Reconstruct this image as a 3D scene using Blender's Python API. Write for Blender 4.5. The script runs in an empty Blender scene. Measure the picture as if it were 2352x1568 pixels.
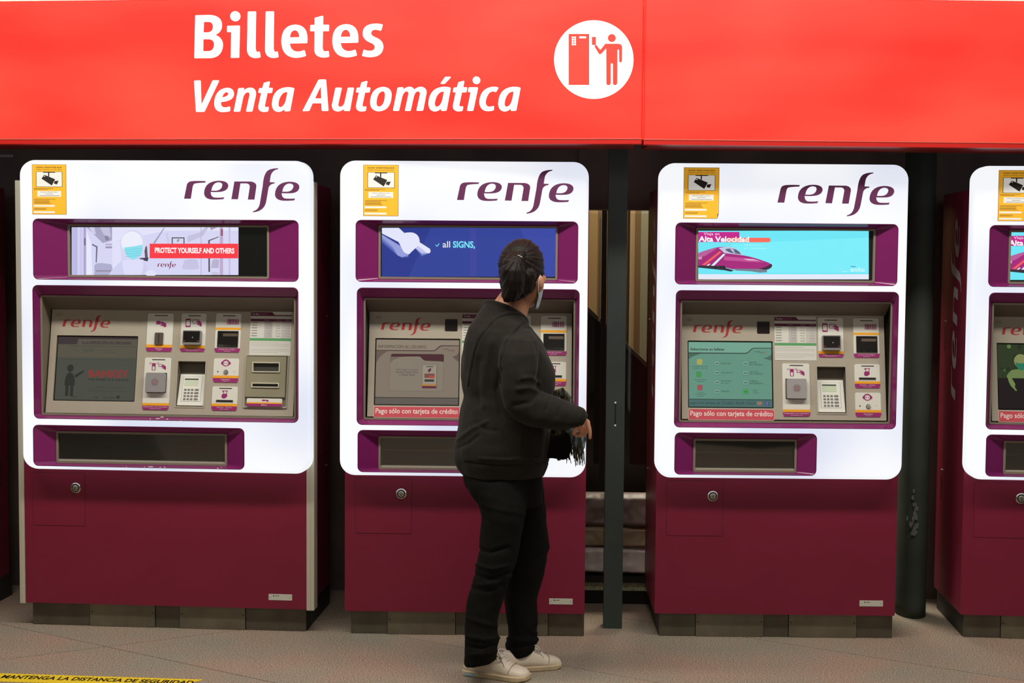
import bpy, bmesh, math, random
from mathutils import Vector, Matrix, noise
from mathutils.geometry import tessellate_polygon, delaunay_2d_cdt
random.seed(7)
SC = bpy.context.scene
COL = SC.collection

# ---------------------------------------------------------------- camera, world, light, exposure
FPX, CAMH, PITCH, YAW, ROLL = 3267.0, 1.57, math.atan(190/3267), math.atan(100/3267), 0.008
_cy, _sy = math.cos(YAW), math.sin(YAW)
FWD = Vector((-_sy*math.cos(PITCH), _cy*math.cos(PITCH), -math.sin(PITCH)))
_r0 = Vector((_cy, _sy, 0)); _u0 = _r0.cross(FWD)
RIGHT = _r0*math.cos(ROLL) + _u0*math.sin(ROLL)
UP = -_r0*math.sin(ROLL) + _u0*math.cos(ROLL)
CAM = Vector((0, 0, CAMH))
cd = bpy.data.cameras.new('camera'); cam = bpy.data.objects.new('camera', cd); COL.objects.link(cam)
cd.sensor_width = 36; cd.lens = FPX/2352*36; cd.clip_start = 0.05; cd.clip_end = 100
cam.matrix_world = Matrix.Translation(CAM) @ Matrix((RIGHT, UP, -FWD)).transposed().to_4x4()
SC.camera = cam
vs = SC.view_settings
vs.view_transform = 'Standard'; vs.look = 'None'; vs.gamma = 1; vs.use_curve_mapping = False; vs.exposure = 0.0
w = bpy.data.worlds.new('world'); SC.world = w; w.use_nodes = True
w.node_tree.nodes['Background'].inputs[0].default_value = (0.75, 0.85, 0.80, 1)
w.node_tree.nodes['Background'].inputs[1].default_value = 0.085

def area(name, loc, rot, sx, sy, power, color):
    l = bpy.data.lights.new(name, 'AREA'); l.shape = 'RECTANGLE'; l.size = sx; l.size_y = sy
    l.energy = power; l.color = color
    o = bpy.data.objects.new(name, l); COL.objects.link(o); o.location = loc; o.rotation_euler = rot
    return o
area('ceiling_light', (-0.4, 4.15, 3.6), (math.radians(12), 0, 0), 6.4, 0.30, 165, (1.0, 0.95, 0.84))
area('hall_light', (0.0, -1.0, 3.6), (math.radians(35), 0, 0), 7.0, 1.5, 42, (1.0, 0.93, 0.82))

def ray(px, py):
    return FWD + RIGHT*((px-1176)/FPX) - UP*((py-784)/FPX)
def floor_pt(px, py):
    d = ray(px, py); return CAM + d*(-CAMH/d.z)
def at(px, py, y):
    d = ray(px, py); return CAM + d*(y/d.y)

# ---------------------------------------------------------------- materials
def lin(c):
    return tuple(((x/255)/12.92 if x/255 <= 0.04045 else ((x/255+0.055)/1.055)**2.4) for x in c)
MATS = {}
def mat(name, rgb, rough=0.5, metal=0.0, emit=0.0, ecol=None, noise_amt=0.0, nscale=40, bump=0.0, bscale=200,
        coat=0.0, spec=0.5, alpha=1.0, sheen=0.0, stretch=None):
    if name in MATS: return MATS[name]
    m = bpy.data.materials.new(name); m.use_nodes = True; nt = m.node_tree
    b = nt.nodes['Principled BSDF']; c = lin(rgb)
    b.inputs['Base Color'].default_value = (*c, 1); b.inputs['Roughness'].default_value = rough
    b.inputs['Metallic'].default_value = metal; b.inputs['Specular IOR Level'].default_value = spec
    b.inputs['Coat Weight'].default_value = coat; b.inputs['Alpha'].default_value = alpha
    b.inputs['Sheen Weight'].default_value = sheen
    if emit:
        b.inputs['Emission Color'].default_value = (*(lin(ecol) if ecol else c), 1)
        b.inputs['Emission Strength'].default_value = emit
    if noise_amt or bump:
        tc = nt.nodes.new('ShaderNodeTexCoord'); mp = nt.nodes.new('ShaderNodeMapping')
        nt.links.new(tc.outputs['Object'], mp.inputs['Vector'])
        if stretch: mp.inputs['Scale'].default_value = stretch
    if noise_amt:
        n = nt.nodes.new('ShaderNodeTexNoise'); n.inputs['Scale'].default_value = nscale; n.inputs['Detail'].default_value = 6
        nt.links.new(mp.outputs['Vector'], n.inputs['Vector'])
        r = nt.nodes.new('ShaderNodeValToRGB')
        r.color_ramp.elements[0].position = 0.3; r.color_ramp.elements[1].position = 0.7
        r.color_ramp.elements[0].color = (*[x*(1-noise_amt) for x in c], 1)
        r.color_ramp.elements[1].color = (*[min(1, x*(1+noise_amt)) for x in c], 1)
        nt.links.new(n.outputs['Fac'], r.inputs['Fac']); nt.links.new(r.outputs['Color'], b.inputs['Base Color'])
    if bump:
        n = nt.nodes.new('ShaderNodeTexNoise'); n.inputs['Scale'].default_value = bscale; n.inputs['Detail'].default_value = 5
        nt.links.new(mp.outputs['Vector'], n.inputs['Vector'])
        bp = nt.nodes.new('ShaderNodeBump'); bp.inputs['Strength'].default_value = bump; bp.inputs['Distance'].default_value = 0.003
        nt.links.new(n.outputs['Fac'], bp.inputs['Height']); nt.links.new(bp.outputs['Normal'], b.inputs['Normal'])
    MATS[name] = m; return m
def scr(rgb, k=1.0):                      # a colour shown by a lit display
    n = 'display_%d_%d_%d_%d' % (*rgb, int(k*100))
    if n in MATS: return MATS[n]
    m = mat(n, (8, 8, 9), rough=0.35, emit=k, ecol=rgb, spec=0.25); return m
def ink(rgb):                             # a printed colour
    return mat('print_%d_%d_%d' % rgb, rgb, rough=0.55)

PURPLE = mat('purple_enamel', (122, 28, 54), rough=0.42, bump=0.12, bscale=900, noise_amt=0.05, nscale=5, spec=0.35)
NICHE = mat('purple_niche_gloss', (128, 35, 102), rough=0.22, noise_amt=0.04, nscale=4, spec=0.5)  # purple pushed towards blue, the bluish light is put into the colour
DARKEN = mat('dark_wall_paint', (104, 90, 84), rough=0.55, noise_amt=0.25, nscale=3, spec=0.3)
GREENSTEEL = mat('green_grey_steel', (56, 64, 60), rough=0.5, noise_amt=0.12, nscale=6, spec=0.3)
FRAME = mat('warm_grey_frame', (138, 128, 112), rough=0.45, metal=0.0)
FACE = mat('warm_grey_fascia', (172, 163, 148), rough=0.42, noise_amt=0.03, nscale=12)
PLATE = mat('white_plate', (222, 220, 212), rough=0.4)
ORANGE = ink((240, 166, 16)); MAGENTA = ink((150, 28, 108)); BLACK = mat('matt_black', (14, 13, 13), rough=0.5)
WHITEINK = ink((230, 228, 224)); GREYINK = ink((120, 118, 112)); DARKINK = ink((52, 40, 46)); GREENINK = ink((86, 158, 100))
REDINK = ink((196, 40, 44)); WINE = ink((98, 22, 62))
CHROME = mat('chrome', (205, 203, 198), rough=0.18, metal=1.0)
STEEL = mat('brushed_steel', (122, 116, 100), rough=0.42, metal=0.7, noise_amt=0.18, nscale=9, bump=0.1, bscale=60)
STEEL2 = mat('dull_steel', (100, 94, 82), rough=0.5, metal=0.7, noise_amt=0.2, nscale=8, bump=0.1, bscale=60)
TRIM = mat('beige_trim', (196, 190, 172), rough=0.4, metal=0.2)
YELLOW = mat('sticker_yellow_backlit', (228, 172, 44), rough=.5, emit=.42, ecol=(236, 172, 36)); NOTEWHITE = mat('sticker_white_backlit', (214, 214, 208), rough=.5, emit=.42, ecol=(232, 232, 228)); SIDELOGO = mat('silver_vinyl', (196, 190, 188), rough=0.4, metal=0.3)  # sticker inks emit by themselves, standing in for panel light coming through
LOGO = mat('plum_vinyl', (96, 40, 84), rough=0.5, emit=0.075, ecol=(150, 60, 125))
GLASSDARK = mat('dark_glass', (22, 19, 19), rough=0.3, spec=0.25)

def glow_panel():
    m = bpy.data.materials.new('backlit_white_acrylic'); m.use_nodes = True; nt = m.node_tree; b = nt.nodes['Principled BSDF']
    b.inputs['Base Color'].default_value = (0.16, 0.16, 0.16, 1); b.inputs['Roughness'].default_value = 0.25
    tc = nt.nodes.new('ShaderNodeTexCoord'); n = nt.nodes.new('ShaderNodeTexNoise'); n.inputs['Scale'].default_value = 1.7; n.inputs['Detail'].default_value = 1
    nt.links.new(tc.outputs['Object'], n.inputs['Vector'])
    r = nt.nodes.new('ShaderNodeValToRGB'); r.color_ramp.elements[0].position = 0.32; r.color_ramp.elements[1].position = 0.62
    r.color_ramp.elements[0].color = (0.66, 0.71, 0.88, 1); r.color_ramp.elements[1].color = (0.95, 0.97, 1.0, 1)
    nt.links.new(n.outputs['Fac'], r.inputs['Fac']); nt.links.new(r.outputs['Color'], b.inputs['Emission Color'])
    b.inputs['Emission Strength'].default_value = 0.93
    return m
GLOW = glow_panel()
def sign_red():
    m = bpy.data.materials.new('backlit_red_film'); m.use_nodes = True; nt = m.node_tree; b = nt.nodes['Principled BSDF']
    b.inputs['Base Color'].default_value = (0.12, 0.008, 0.008, 1); b.inputs['Roughness'].default_value = 0.3
    tc = nt.nodes.new('ShaderNodeTexCoord')
    mp = nt.nodes.new('ShaderNodeMapping'); mp.inputs['Scale'].default_value = (0.9, 1, 2.6)
    n = nt.nodes.new('ShaderNodeTexNoise'); n.inputs['Scale'].default_value = 1.5; n.inputs['Detail'].default_value = 1.5
    nt.links.new(tc.outputs['Object'], mp.inputs['Vector']); nt.links.new(mp.outputs['Vector'], n.inputs['Vector'])
    r = nt.nodes.new('ShaderNodeValToRGB'); r.color_ramp.elements[0].position = 0.28; r.color_ramp.elements[1].position = 0.72
    r.color_ramp.elements[0].color = (*lin((255, 44, 32)), 1); r.color_ramp.elements[1].color = (*lin((255, 80, 61)), 1)
    nt.links.new(n.outputs['Fac'], r.inputs['Fac']); nt.links.new(r.outputs['Color'], b.inputs['Emission Color'])
    b.inputs['Emission Strength'].default_value = 1.0
    return m
SIGNRED = sign_red()
SIGNWHITE = mat('backlit_white_letter', (200, 200, 200), rough=0.4, emit=1.1, ecol=(255, 255, 255))

# ---------------------------------------------------------------- 2D paths
def path(s, n=7):
    """tiny SVG path reader (M L Q Z, absolute) -> list of points"""
    t = s.replace('Z', ' Z ').replace('M', ' M ').replace('L', ' L ').replace('Q', ' Q ').split()
    pts, i, cmd = [], 0, 'M'
    while i < len(t):
        if t[i] in 'MLQZ': cmd = t[i]; i += 1; continue
        if cmd in 'ML': pts.append((float(t[i]), float(t[i+1]))); i += 2
        elif cmd == 'Q':
            p0 = pts[-1]; c = (float(t[i]), float(t[i+1])); p1 = (float(t[i+2]), float(t[i+3])); i += 4
            for k in range(1, n+1):
                a = k/n; pts.append(tuple((1-a)**2*p0[j]+2*a*(1-a)*c[j]+a*a*p1[j] for j in (0, 1)))
        else: i += 1
    out = [pts[0]]
    for p in pts[1:]:
        if abs(p[0]-out[-1][0])+abs(p[1]-out[-1][1]) > 1e-6: out.append(p)
    if len(out) > 2 and abs(out[0][0]-out[-1][0])+abs(out[0][1]-out[-1][1]) < 1e-6: out.pop()
    return out
def rrect(u0, v0, u1, v1, r=0.0, n=6):
    if r <= 0: return [(u0, v0), (u1, v0), (u1, v1), (u0, v1)]
    r = min(r, abs(u1-u0)/2*0.999, abs(v1-v0)/2*0.999)
    o = []
    for cx, cy, a0 in ((u1-r, v0+r, -90), (u1-r, v1-r, 0), (u0+r, v1-r, 90), (u0+r, v0+r, 180)):
        for k in range(n+1):
            a = math.radians(a0+90*k/n); o.append((cx+r*math.cos(a), cy+r*math.sin(a)))
    return o
def circ(u, v, r, n=28, ry=None):
    return [(u+r*math.cos(2*math.pi*k/n), v+(ry or r)*math.sin(2*math.pi*k/n)) for k in range(n)]

_TXT = {}
def text_geo(s, shear=0.0, bold=0.0):
    k = (s, shear, bold)
    if k in _TXT: return _TXT[k]
    c = bpy.data.curves.new('t', 'FONT'); c.body = s; c.shear = shear; c.resolution_u = 3; c.offset = bold
    o = bpy.data.objects.new('t', c); COL.objects.link(o)
    bpy.context.view_layer.update()
    me = bpy.data.meshes.new_from_object(o.evaluated_get(bpy.context.evaluated_depsgraph_get()))
    vs_ = [(v.co.x, v.co.y) for v in me.vertices]; fs = [tuple(p.vertices) for p in me.polygons]
    bpy.data.objects.remove(o); bpy.data.curves.remove(c); bpy.data.meshes.remove(me)
    _TXT[k] = (vs_, fs); return _TXT[k]

# the operator's word mark, traced: each entry outline, holes   (y down, box 180..1230 x 178..574)
WORD = [(['M180 455 L205 335 Q210 305 245 298 Q290 292 380 296 L373 310 Q300 312 275 320 Q262 330 258 355 L242 455Z']),
 ['M363 400 Q370 300 490 292 Q580 290 585 335 Q580 385 510 392 Q460 396 424 393 Q425 440 460 443 Q510 446 548 440 L540 457 Q480 464 430 461 Q363 455 363 400Z',
  'M430 382 Q440 310 495 306 Q530 308 530 330 Q525 378 470 382Z'],
 ['M612 457 L640 298 L790 298 Q840 305 840 340 L822 460 L762 460 L780 345 Q778 315 745 315 L695 315 L672 458Z'],
 ['M1040 178 L1035 187 Q985 195 970 245 L961 303 L1008 305 L1003 315 Q960 320 950 355 L930 470 Q915 565 810 574 L806 572 L812 563 Q855 555 870 500 L897 340 Q905 220 950 195 Q985 178 1040 178Z'],
 ['M1008 410 Q1015 305 1135 298 Q1225 297 1230 345 Q1225 395 1160 401 Q1110 404 1069 401 Q1070 445 1105 449 Q1155 452 1191 448 L1183 465 Q1125 471 1075 468 Q1008 460 1008 410Z',
  'M1075 388 Q1085 318 1140 314 Q1175 316 1176 340 Q1168 385 1115 388Z']]
WORDN = [[[((x-180)/1050, 1-(y-178)/396) for x, y in path(p)] for p in g] for g in WORD]

# ---------------------------------------------------------------- mesh builder working in a frame (u right, v up, h towards viewer)
class MB:
    def __init__(s): s.v, s.f, s.m, s.mats, s.smooth = [], [], [], [], []
    def mi(s, m):
        if m not in s.mats: s.mats.append(m)
        return s.mats.index(m)
    def add(s, vs_, fs, m, sm=False):
        b = len(s.v); s.v += [tuple(v) for v in vs_]; k = s.mi(m)
        for f in fs: s.f.append(tuple(b+i for i in f)); s.m.append(k); s.smooth.append(sm)
        return s
    def poly(s, pts, m, h=0.0, holes=()):
        if holes:
            loops = [list(pts)]+[list(q) for q in holes]; co = []; ed = []
            cx, cy = pts[0][0], pts[0][1]; K = 10.0
            for l in loops:
                b0 = len(co); co += [Vector(((p[0]-cx)*K, (p[1]-cy)*K)) for p in l]; ed += [(b0+i, b0+(i+1) % len(l)) for i in range(len(l))]
            vo, _, fo, *_r = delaunay_2d_cdt(co, ed, [], 0, 1e-7)
            hl = [[((p[0]-cx)*K, (p[1]-cy)*K) for p in l] for l in loops]
            def inside(x, y):
                c = False
                for l in hl:
                    for i in range(len(l)):
                        x0, y0 = l[i-1]; x1, y1 = l[i]
                        if (y0 > y) != (y1 > y) and x < (x1-x0)*(y-y0)/(y1-y0)+x0: c = not c
                return c
            fs = []
            for f in fo:
                q = [vo[i] for i in f]; gx = sum(p.x for p in q)/len(q); gy = sum(p.y for p in q)/len(q)
                if inside(gx, gy):
                    ar = (q[1]-q[0]).cross(q[2]-q[0]); fs.append(tuple(f) if ar > 0 else tuple(f)[::-1])
            return s.add([(p.x/K+cx, p.y/K+cy, h) for p in vo], fs, m)
        loops = [[Vector((p[0], p[1], 0)) for p in pts]] + [[Vector((p[0], p[1], 0)) for p in q] for q in holes]
        allp = [p for l in loops for p in l]
        fs = []
        for t in tessellate_polygon(loops):
            a, b, c = (allp[i] for i in t)
            cr = (b-a).cross(c-a).z
            if abs(cr) < 1e-14: continue
            fs.append(t if cr > 0 else t[::-1])
        return s.add([(p.x, p.y, h) for p in allp], fs, m)
    def wall(s, a, ha, b, hb, m, sm=False):
        n = len(a); v = [(p[0], p[1], ha) for p in a]+[(p[0], p[1], hb) for p in b]
        return s.add(v, [(i, (i+1) % n, n+(i+1) % n, n+i) for i in range(n)], m, sm)
    def prism(s, pts, m, h0, h1, holes=(), mside=None, back=False):
        s.poly(pts, m, h1, holes)
        ar = sum(pts[i][0]*pts[(i+1) % len(pts)][1]-pts[(i+1) % len(pts)][0]*pts[i][1] for i in range(len(pts)))
        p = pts if ar > 0 else pts[::-1]
        s.wall(p, h0, p, h1, mside or m)
        for q in holes:
            aq = sum(q[i][0]*q[(i+1) % len(q)][1]-q[(i+1) % len(q)][0]*q[i][1] for i in range(len(q)))
            q = q if aq > 0 else q[::-1]
            s.wall(q, h1, q, h0, mside or m)
        if back: s.add([(x, y, h0) for x, y in p], [tuple(range(len(p)))[::-1]], mside or m)
        return s
    def rect(s, u0, v0, u1, v1, m, h=0.0, r=0.0): return s.poly(rrect(u0, v0, u1, v1, r), m, h)
    def box(s, u0, v0, u1, v1, h0, h1, m, r=0.0): return s.prism(rrect(u0, v0, u1, v1, r), m, h0, h1, back=True)
    def disc(s, u, v, r, m, h=0.0): return s.poly(circ(u, v, r), m, h)
    def cyl(s, u, v, r, h0, h1, m, bev=0.0):
        c = circ(u, v, r)
        if bev:
            c2 = circ(u, v, r-bev); s.wall(c, h0, c, h1-bev, m, True); s.wall(c, h1-bev, c2, h1, m, True); s.poly(c2, m, h1)
        else: s.wall(c, h0, c, h1, m, True); s.poly(c, m, h1)
        return s
    def text(s, t, u0, v0, u1, v1, m, h=0.0, shear=0.0, bold=0.0):
        vs_, fs = text_geo(t, shear, bold)
        if not vs_: return s
        xs = [p[0] for p in vs_]; ys = [p[1] for p in vs_]
        ax, bx, ay, by = min(xs), max(xs), min(ys), max(ys)
        return s.add([(u0+(x-ax)/(bx-ax)*(u1-u0), v0+(y-ay)/(by-ay)*(v1-v0), h) for x, y in vs_], fs, m)
    def logo(s, u0, v0, u1, v1, m, h=0.0, rot=False, deep=0.0):
        for g in WORDN:
            q = []
            for l in g:
                if rot: q.append([(u0+(1-y)*(u1-u0), v0+x*(v1-v0)) for x, y in l])
                else: q.append([(u0+x*(u1-u0), v0+y*(v1-v0)) for x, y in l])
            if deep: s.prism(q[0], m, h-deep, h, q[1:])
            else: s.poly(q[0], m, h, q[1:])
        return s
    def ring3(s, rings, m, sm=True, cap=True):
        n = len(rings[0]); v = [tuple(p) for r in rings for p in r]
        fs = [(i*n+j, i*n+(j+1) % n, (i+1)*n+(j+1) % n, (i+1)*n+j) for i in range(len(rings)-1) for j in range(n)]
        if cap:
            for base, rev in ((0, True), ((len(rings)-1)*n, False)):
                c = Vector((0, 0, 0))
                for j in range(n): c += Vector(v[base+j])
                v.append(tuple(c/n)); k = len(v)-1
                for j in range(n):
                    f = (base+j, base+(j+1) % n, k); fs.append(f[::-1] if rev else f)
        return s.add(v, fs, m, sm)
    def tube(s, pts, rad, m, n=8, dome=True):
        P = [Vector(p) for p in pts]; R = rad if isinstance(rad, (list, tuple)) else [rad]*len(P)
        if dome:
            d0 = (P[0]-P[1]).normalized(); d1 = (P[-1]-P[-2]).normalized()
            P = [P[0]+d0*R[0]*0.95, P[0]+d0*R[0]*0.6]+P+[P[-1]+d1*R[-1]*0.6, P[-1]+d1*R[-1]*0.95]
            R = [R[0]*0.25, R[0]*0.8]+list(R)+[R[-1]*0.8, R[-1]*0.25]
        rings = []; nx = None
        for i, p in enumerate(P):
            t = (P[min(i+1, len(P)-1)]-P[max(i-1, 0)]).normalized()
            if nx is None: nx = t.orthogonal().normalized()
            nx = (nx-t*nx.dot(t)).normalized(); ny = t.cross(nx)
            rings.append([p+nx*R[i]*math.cos(2*math.pi*k/n)+ny*R[i]*math.sin(2*math.pi*k/n) for k in range(n)])
        return s.ring3(rings, m)
    def ball(s, c, rx, ry, rz, m, nu=24, nv=14, rot=None):
        c = Vector(c); rings = []
        for i in range(nv+1):
            a = math.pi*(0.02+0.96*i/nv); 
            rr = []
            for j in range(nu):
                b = 2*math.pi*j/nu; p = Vector((rx*math.sin(a)*math.cos(b), ry*math.sin(a)*math.sin(b), -rz*math.cos(a)))
                rr.append(c+(rot @ p if rot else p))
            rings.append(rr)
        return s.ring3(rings, m)
    def mesh(s, name, M=None):
        me = bpy.data.meshes.new(name)
        v = [M @ Vector(p) for p in s.v] if M is not None else s.v
        me.from_pydata([tuple(p) for p in v], [], s.f)
        for m in s.mats: me.materials.append(m)
        me.polygons.foreach_set('material_index', s.m); me.polygons.foreach_set('use_smooth', s.smooth)
        me.update(); return me
    def build(s, name, parent=None, M=None, **kw):
        o = bpy.data.objects.new(name, s.mesh(name, M)); COL.objects.link(o)
        if parent is not None: o.parent = parent
        for k, x in kw.items(): o[k] = x
        return o

def empty(name, label, cat, loc=(0, 0, 0), rz=0.0, group=None):
    o = bpy.data.objects.new(name, None); COL.objects.link(o); o.location = loc; o.rotation_euler = (0, 0, rz)
    o['label'] = label; o['category'] = cat
    if group: o['group'] = group
    return o
def tag(o, label, cat, group=None):
    o['label'] = label; o['category'] = cat
    if group: o['group'] = group
    return o

class Frame:
    """a plane in a root's local space: origin o, tilt t (radians, top leaning back)"""
    def __init__(s, root_M, o, t=0.0, yaw=0.0):
        ex = Vector((math.cos(yaw), math.sin(yaw), 0)); en = Vector((math.sin(yaw), -math.cos(yaw), 0))
        ey = Vector((0, 0, 1))*math.cos(t) - en*math.sin(t); n = ex.cross(ey)
        s.M = Matrix.Translation(Vector(o)) @ Matrix((ex, ey, n)).transposed().to_4x4()
        s.W = (root_M @ s.M); s.I = s.W.inverted()
    def uv(s, px, py, h=0.0):
        a = s.I @ CAM; d = s.I.to_3x3() @ ray(px, py); t = (h-a.z)/d.z
        return (a.x+d.x*t, a.y+d.y*t)
    def rect(s, x0, y0, x1, y1, h=0.0):      # pixel box -> u0 v0 u1 v1
        xm, ym = (x0+x1)/2, (y0+y1)/2
        return (s.uv(x0, ym, h)[0], s.uv(xm, y1, h)[1], s.uv(x1, ym, h)[0], s.uv(xm, y0, h)[1])
I4 = Matrix.Identity(4)

def struct(o): o['kind'] = 'structure'; return o
def simple_box(name, x0, x1, y0, y1, z0, z1, m, parent=None, **kw):
    b = MB(); b.prism([(x0, z0), (x1, z0), (x1, z1), (x0, z1)], m, -y1, -y0, back=True)
    o = b.build(name, parent, Matrix(((1, 0, 0, 0), (0, 0, -1, 0), (0, 1, 0, 0), (0, 0, 0, 1))), **kw)
    return o
# ---------------------------------------------------------------- the setting
def granite():
    m = bpy.data.materials.new('speckled_granite'); m.use_nodes = True; nt = m.node_tree; b = nt.nodes['Principled BSDF']
    tc = nt.nodes.new('ShaderNodeTexCoord')
    n1 = nt.nodes.new('ShaderNodeTexNoise'); n1.inputs['Scale'].default_value = 190; n1.inputs['Detail'].default_value = 3
    n2 = nt.nodes.new('ShaderNodeTexNoise'); n2.inputs['Scale'].default_value = 2.2; n2.inputs['Detail'].default_value = 3
    for n in (n1, n2): nt.links.new(tc.outputs['Object'], n.inputs['Vector'])
    r = nt.nodes.new('ShaderNodeValToRGB'); e = r.color_ramp.elements
    e[0].position = 0.30; e[0].color = (*lin((112, 98, 88)), 1); e[1].position = 0.72; e[1].color = (*lin((204, 194, 180)), 1)
    x = e.new(0.46); x.color = (*lin((148, 126, 115)), 1); x = e.new(0.56); x.color = (*lin((172, 160, 144)), 1)
    nt.links.new(n1.outputs['Fac'], r.inputs['Fac'])
    mx = nt.nodes.new('ShaderNodeMix'); mx.data_type = 'RGBA'; mx.blend_type = 'MULTIPLY'
    r2 = nt.nodes.new('ShaderNodeValToRGB'); r2.color_ramp.elements[0].position = 0.35; r2.color_ramp.elements[1].position = 0.65
    r2.color_ramp.elements[0].color = (0.80, 0.92, 0.90, 1); r2.color_ramp.elements[1].color = (1.0, 0.90, 0.86, 1)
    nt.links.new(n2.outputs['Fac'], r2.inputs['Fac']); mx.inputs['Factor'].default_value = 1
    nt.links.new(r.outputs['Color'], mx.inputs['A']); nt.links.new(r2.outputs['Color'], mx.inputs['B'])
    nt.links.new(mx.outputs['Result'], b.inputs['Base Color'])
    b.inputs['Roughness'].default_value = 0.42; b.inputs['Specular IOR Level'].default_value = 0.35
    return m
GRAN = granite()
fl = MB(); fl.prism(rrect(-7, -3, 7, 8.6), mat('floor_grout', (46, 40, 36), rough=0.9), -0.1, -0.004)
floor = struct(fl.build('floor'))
d1 = Vector((math.cos(math.radians(-30)), math.sin(math.radians(-30)))); d2 = Vector((math.cos(math.radians(31)), math.sin(math.radians(31))))
n1 = Vector((-d1.y, d1.x)); n2 = Vector((-d2.y, d2.x))
o1 = Vector((-0.574, 5.784)).dot(n1); o2 = Vector((-2.143, 5.377)).dot(n2)
def cross(a, b):                           # point with n1.p = a, n2.p = b
    det = n1.x*n2.y-n1.y*n2.x
    return Vector(((a*n2.y-b*n1.y)/det, (n1.x*b-n2.x*a)/det))
g = 0.0018; S1, S2 = 0.78, 2.30
tile_me = None
for i in range(-13, 12):
    for j in range(-4, 4):
        a0, a1 = o1+i*S1+g, o1+(i+1)*S1-g; b0, b1 = o2+j*S2+g, o2+(j+1)*S2-g
        c = cross((a0+a1)/2, (b0+b1)/2)
        if not (-5.2 < c.x < 5.2 and -1.0 < c.y < 7.6): continue
        if tile_me is None:
            q = [cross(a0, b0)-c, cross(a1, b0)-c, cross(a1, b1)-c, cross(a0, b1)-c]
            if (q[1]-q[0]).cross(q[2]-q[1]) < 0: q = q[::-1]
            t = MB(); t.prism([(p.x, p.y) for p in q], GRAN, -0.0038, 0.0, back=True); tile_me = t.mesh('tile')
        o = bpy.data.objects.new('tile', tile_me); COL.objects.link(o); o.parent = floor; o.location = (c.x, c.y, random.uniform(-0.0004, 0.0))

# back wall, lintel, columns
struct(simple_box('wall_back', -5.2, 0.10, 6.62, 6.75, 0, 3.2, DARKEN))
struct(simple_box('wall_right', 1.62, 5.2, 6.62, 6.75, 0, 3.2, DARKEN))
struct(simple_box('trim_1', 0.10, 1.62, 6.60, 6.72, 1.80, 3.2, DARKEN))
struct(simple_box('wall_upper', -5.2, 5.2, 6.10, 6.16, 2.70, 4.2, mat('white_upper_wall', (232, 230, 224), rough=0.7)))
struct(simple_box('ceiling', -5.2, 5.2, -3.0, 6.8, 4.2, 4.26, mat('grey_ceiling', (120, 118, 112), rough=0.9)))

# ---------------------------------------------------------------- the long red sign
JX, JY = at(1476, 318, 5.60).x, 5.60
def sign(frame_yaw, px_l, px_r, name, label, letters=False):
    o = empty(name, label, 'sign', (JX, JY, 2.0), 0.0, 'backlit red fascia boxes above the ticket machines')
    W = Matrix.Translation((JX, JY, 2.0))
    F = Frame(W, (0, 0, 0), 0.0, frame_yaw)
    pb = 318 if letters else 323.5
    u0 = 0.0 if not letters else F.uv(px_l, 300)[0]; u1 = F.uv(px_r, 300)[0] if not letters else 0.0
    vb = F.uv(1476 if letters else 1900, pb)[1]; vt = F.uv(100 if letters else 2352, 2.5 if letters else 3)[1]
    vk = F.uv(1476 if letters else 1900, pb+12.5)[1]
    g_ = 0.0035
    f = MB(); f.box(u0+g_, vb, u1-g_, vt, -0.05, 0.0, SIGNRED); face = f.build('face_panel', o, F.M)
    h = MB(); h.box(u0+(.03 if not letters else 0), vk+0.002, u1-(.036 if letters else 0), vt+0.02, -0.30, -0.051, mat('sign_housing', (120, 18, 18), rough=0.4)); h.build('housing', o, F.M)
    k = MB(); uu0, uu1 = (u0+.004, u1) if not letters else (u0, u1-.004)
    k.box(uu0, vk, uu1, vb, -0.05, 0.006, mat('red_aluminium_trim', (206, 34, 28), rough=0.35))
    k.box(uu0, vb-0.0035, uu1, vb+0.001, 0.0, 0.008, mat('trim_edge_highlight', (232, 96, 84), rough=0.3)); k.build('bottom_trim', o, F.M)  # paler strip along the trim's upper edge, a highlight put into its colour
    k = MB(); k.box(u0+(.03 if not letters else 0), vt, u1-(.036 if letters else 0), vt+0.03, -0.3, 0.004, mat('white_cap', (236, 234, 228), rough=0.5)); k.build('top_cap', o, F.M)
    e = u1 if letters else u0; sgn = -1 if letters else 1
    for dd in (0.0035,):
        s = MB(); a, b = sorted((e+sgn*dd, e+sgn*(dd+0.0035))); s.box(a, vb, b, vt, -0.01, 0.002, mat('joint_red', (214, 26, 20), rough=0.3, emit=0.6, ecol=(235, 30, 22)))
        s.build('joint_strip', o, F.M)
    return o, F, face
sr, FR, _ = sign(math.radians(3.0), 0, 2900, 'fascia_sign', 'plain backlit red fascia sign box above the right ticket machines, without lettering')
sl, FL, _ = sign(math.radians(-4.0), -620, 0, 'fascia_sign', 'backlit red fascia sign box lettered Billetes Venta Automática with a round pictogram', True)

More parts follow.
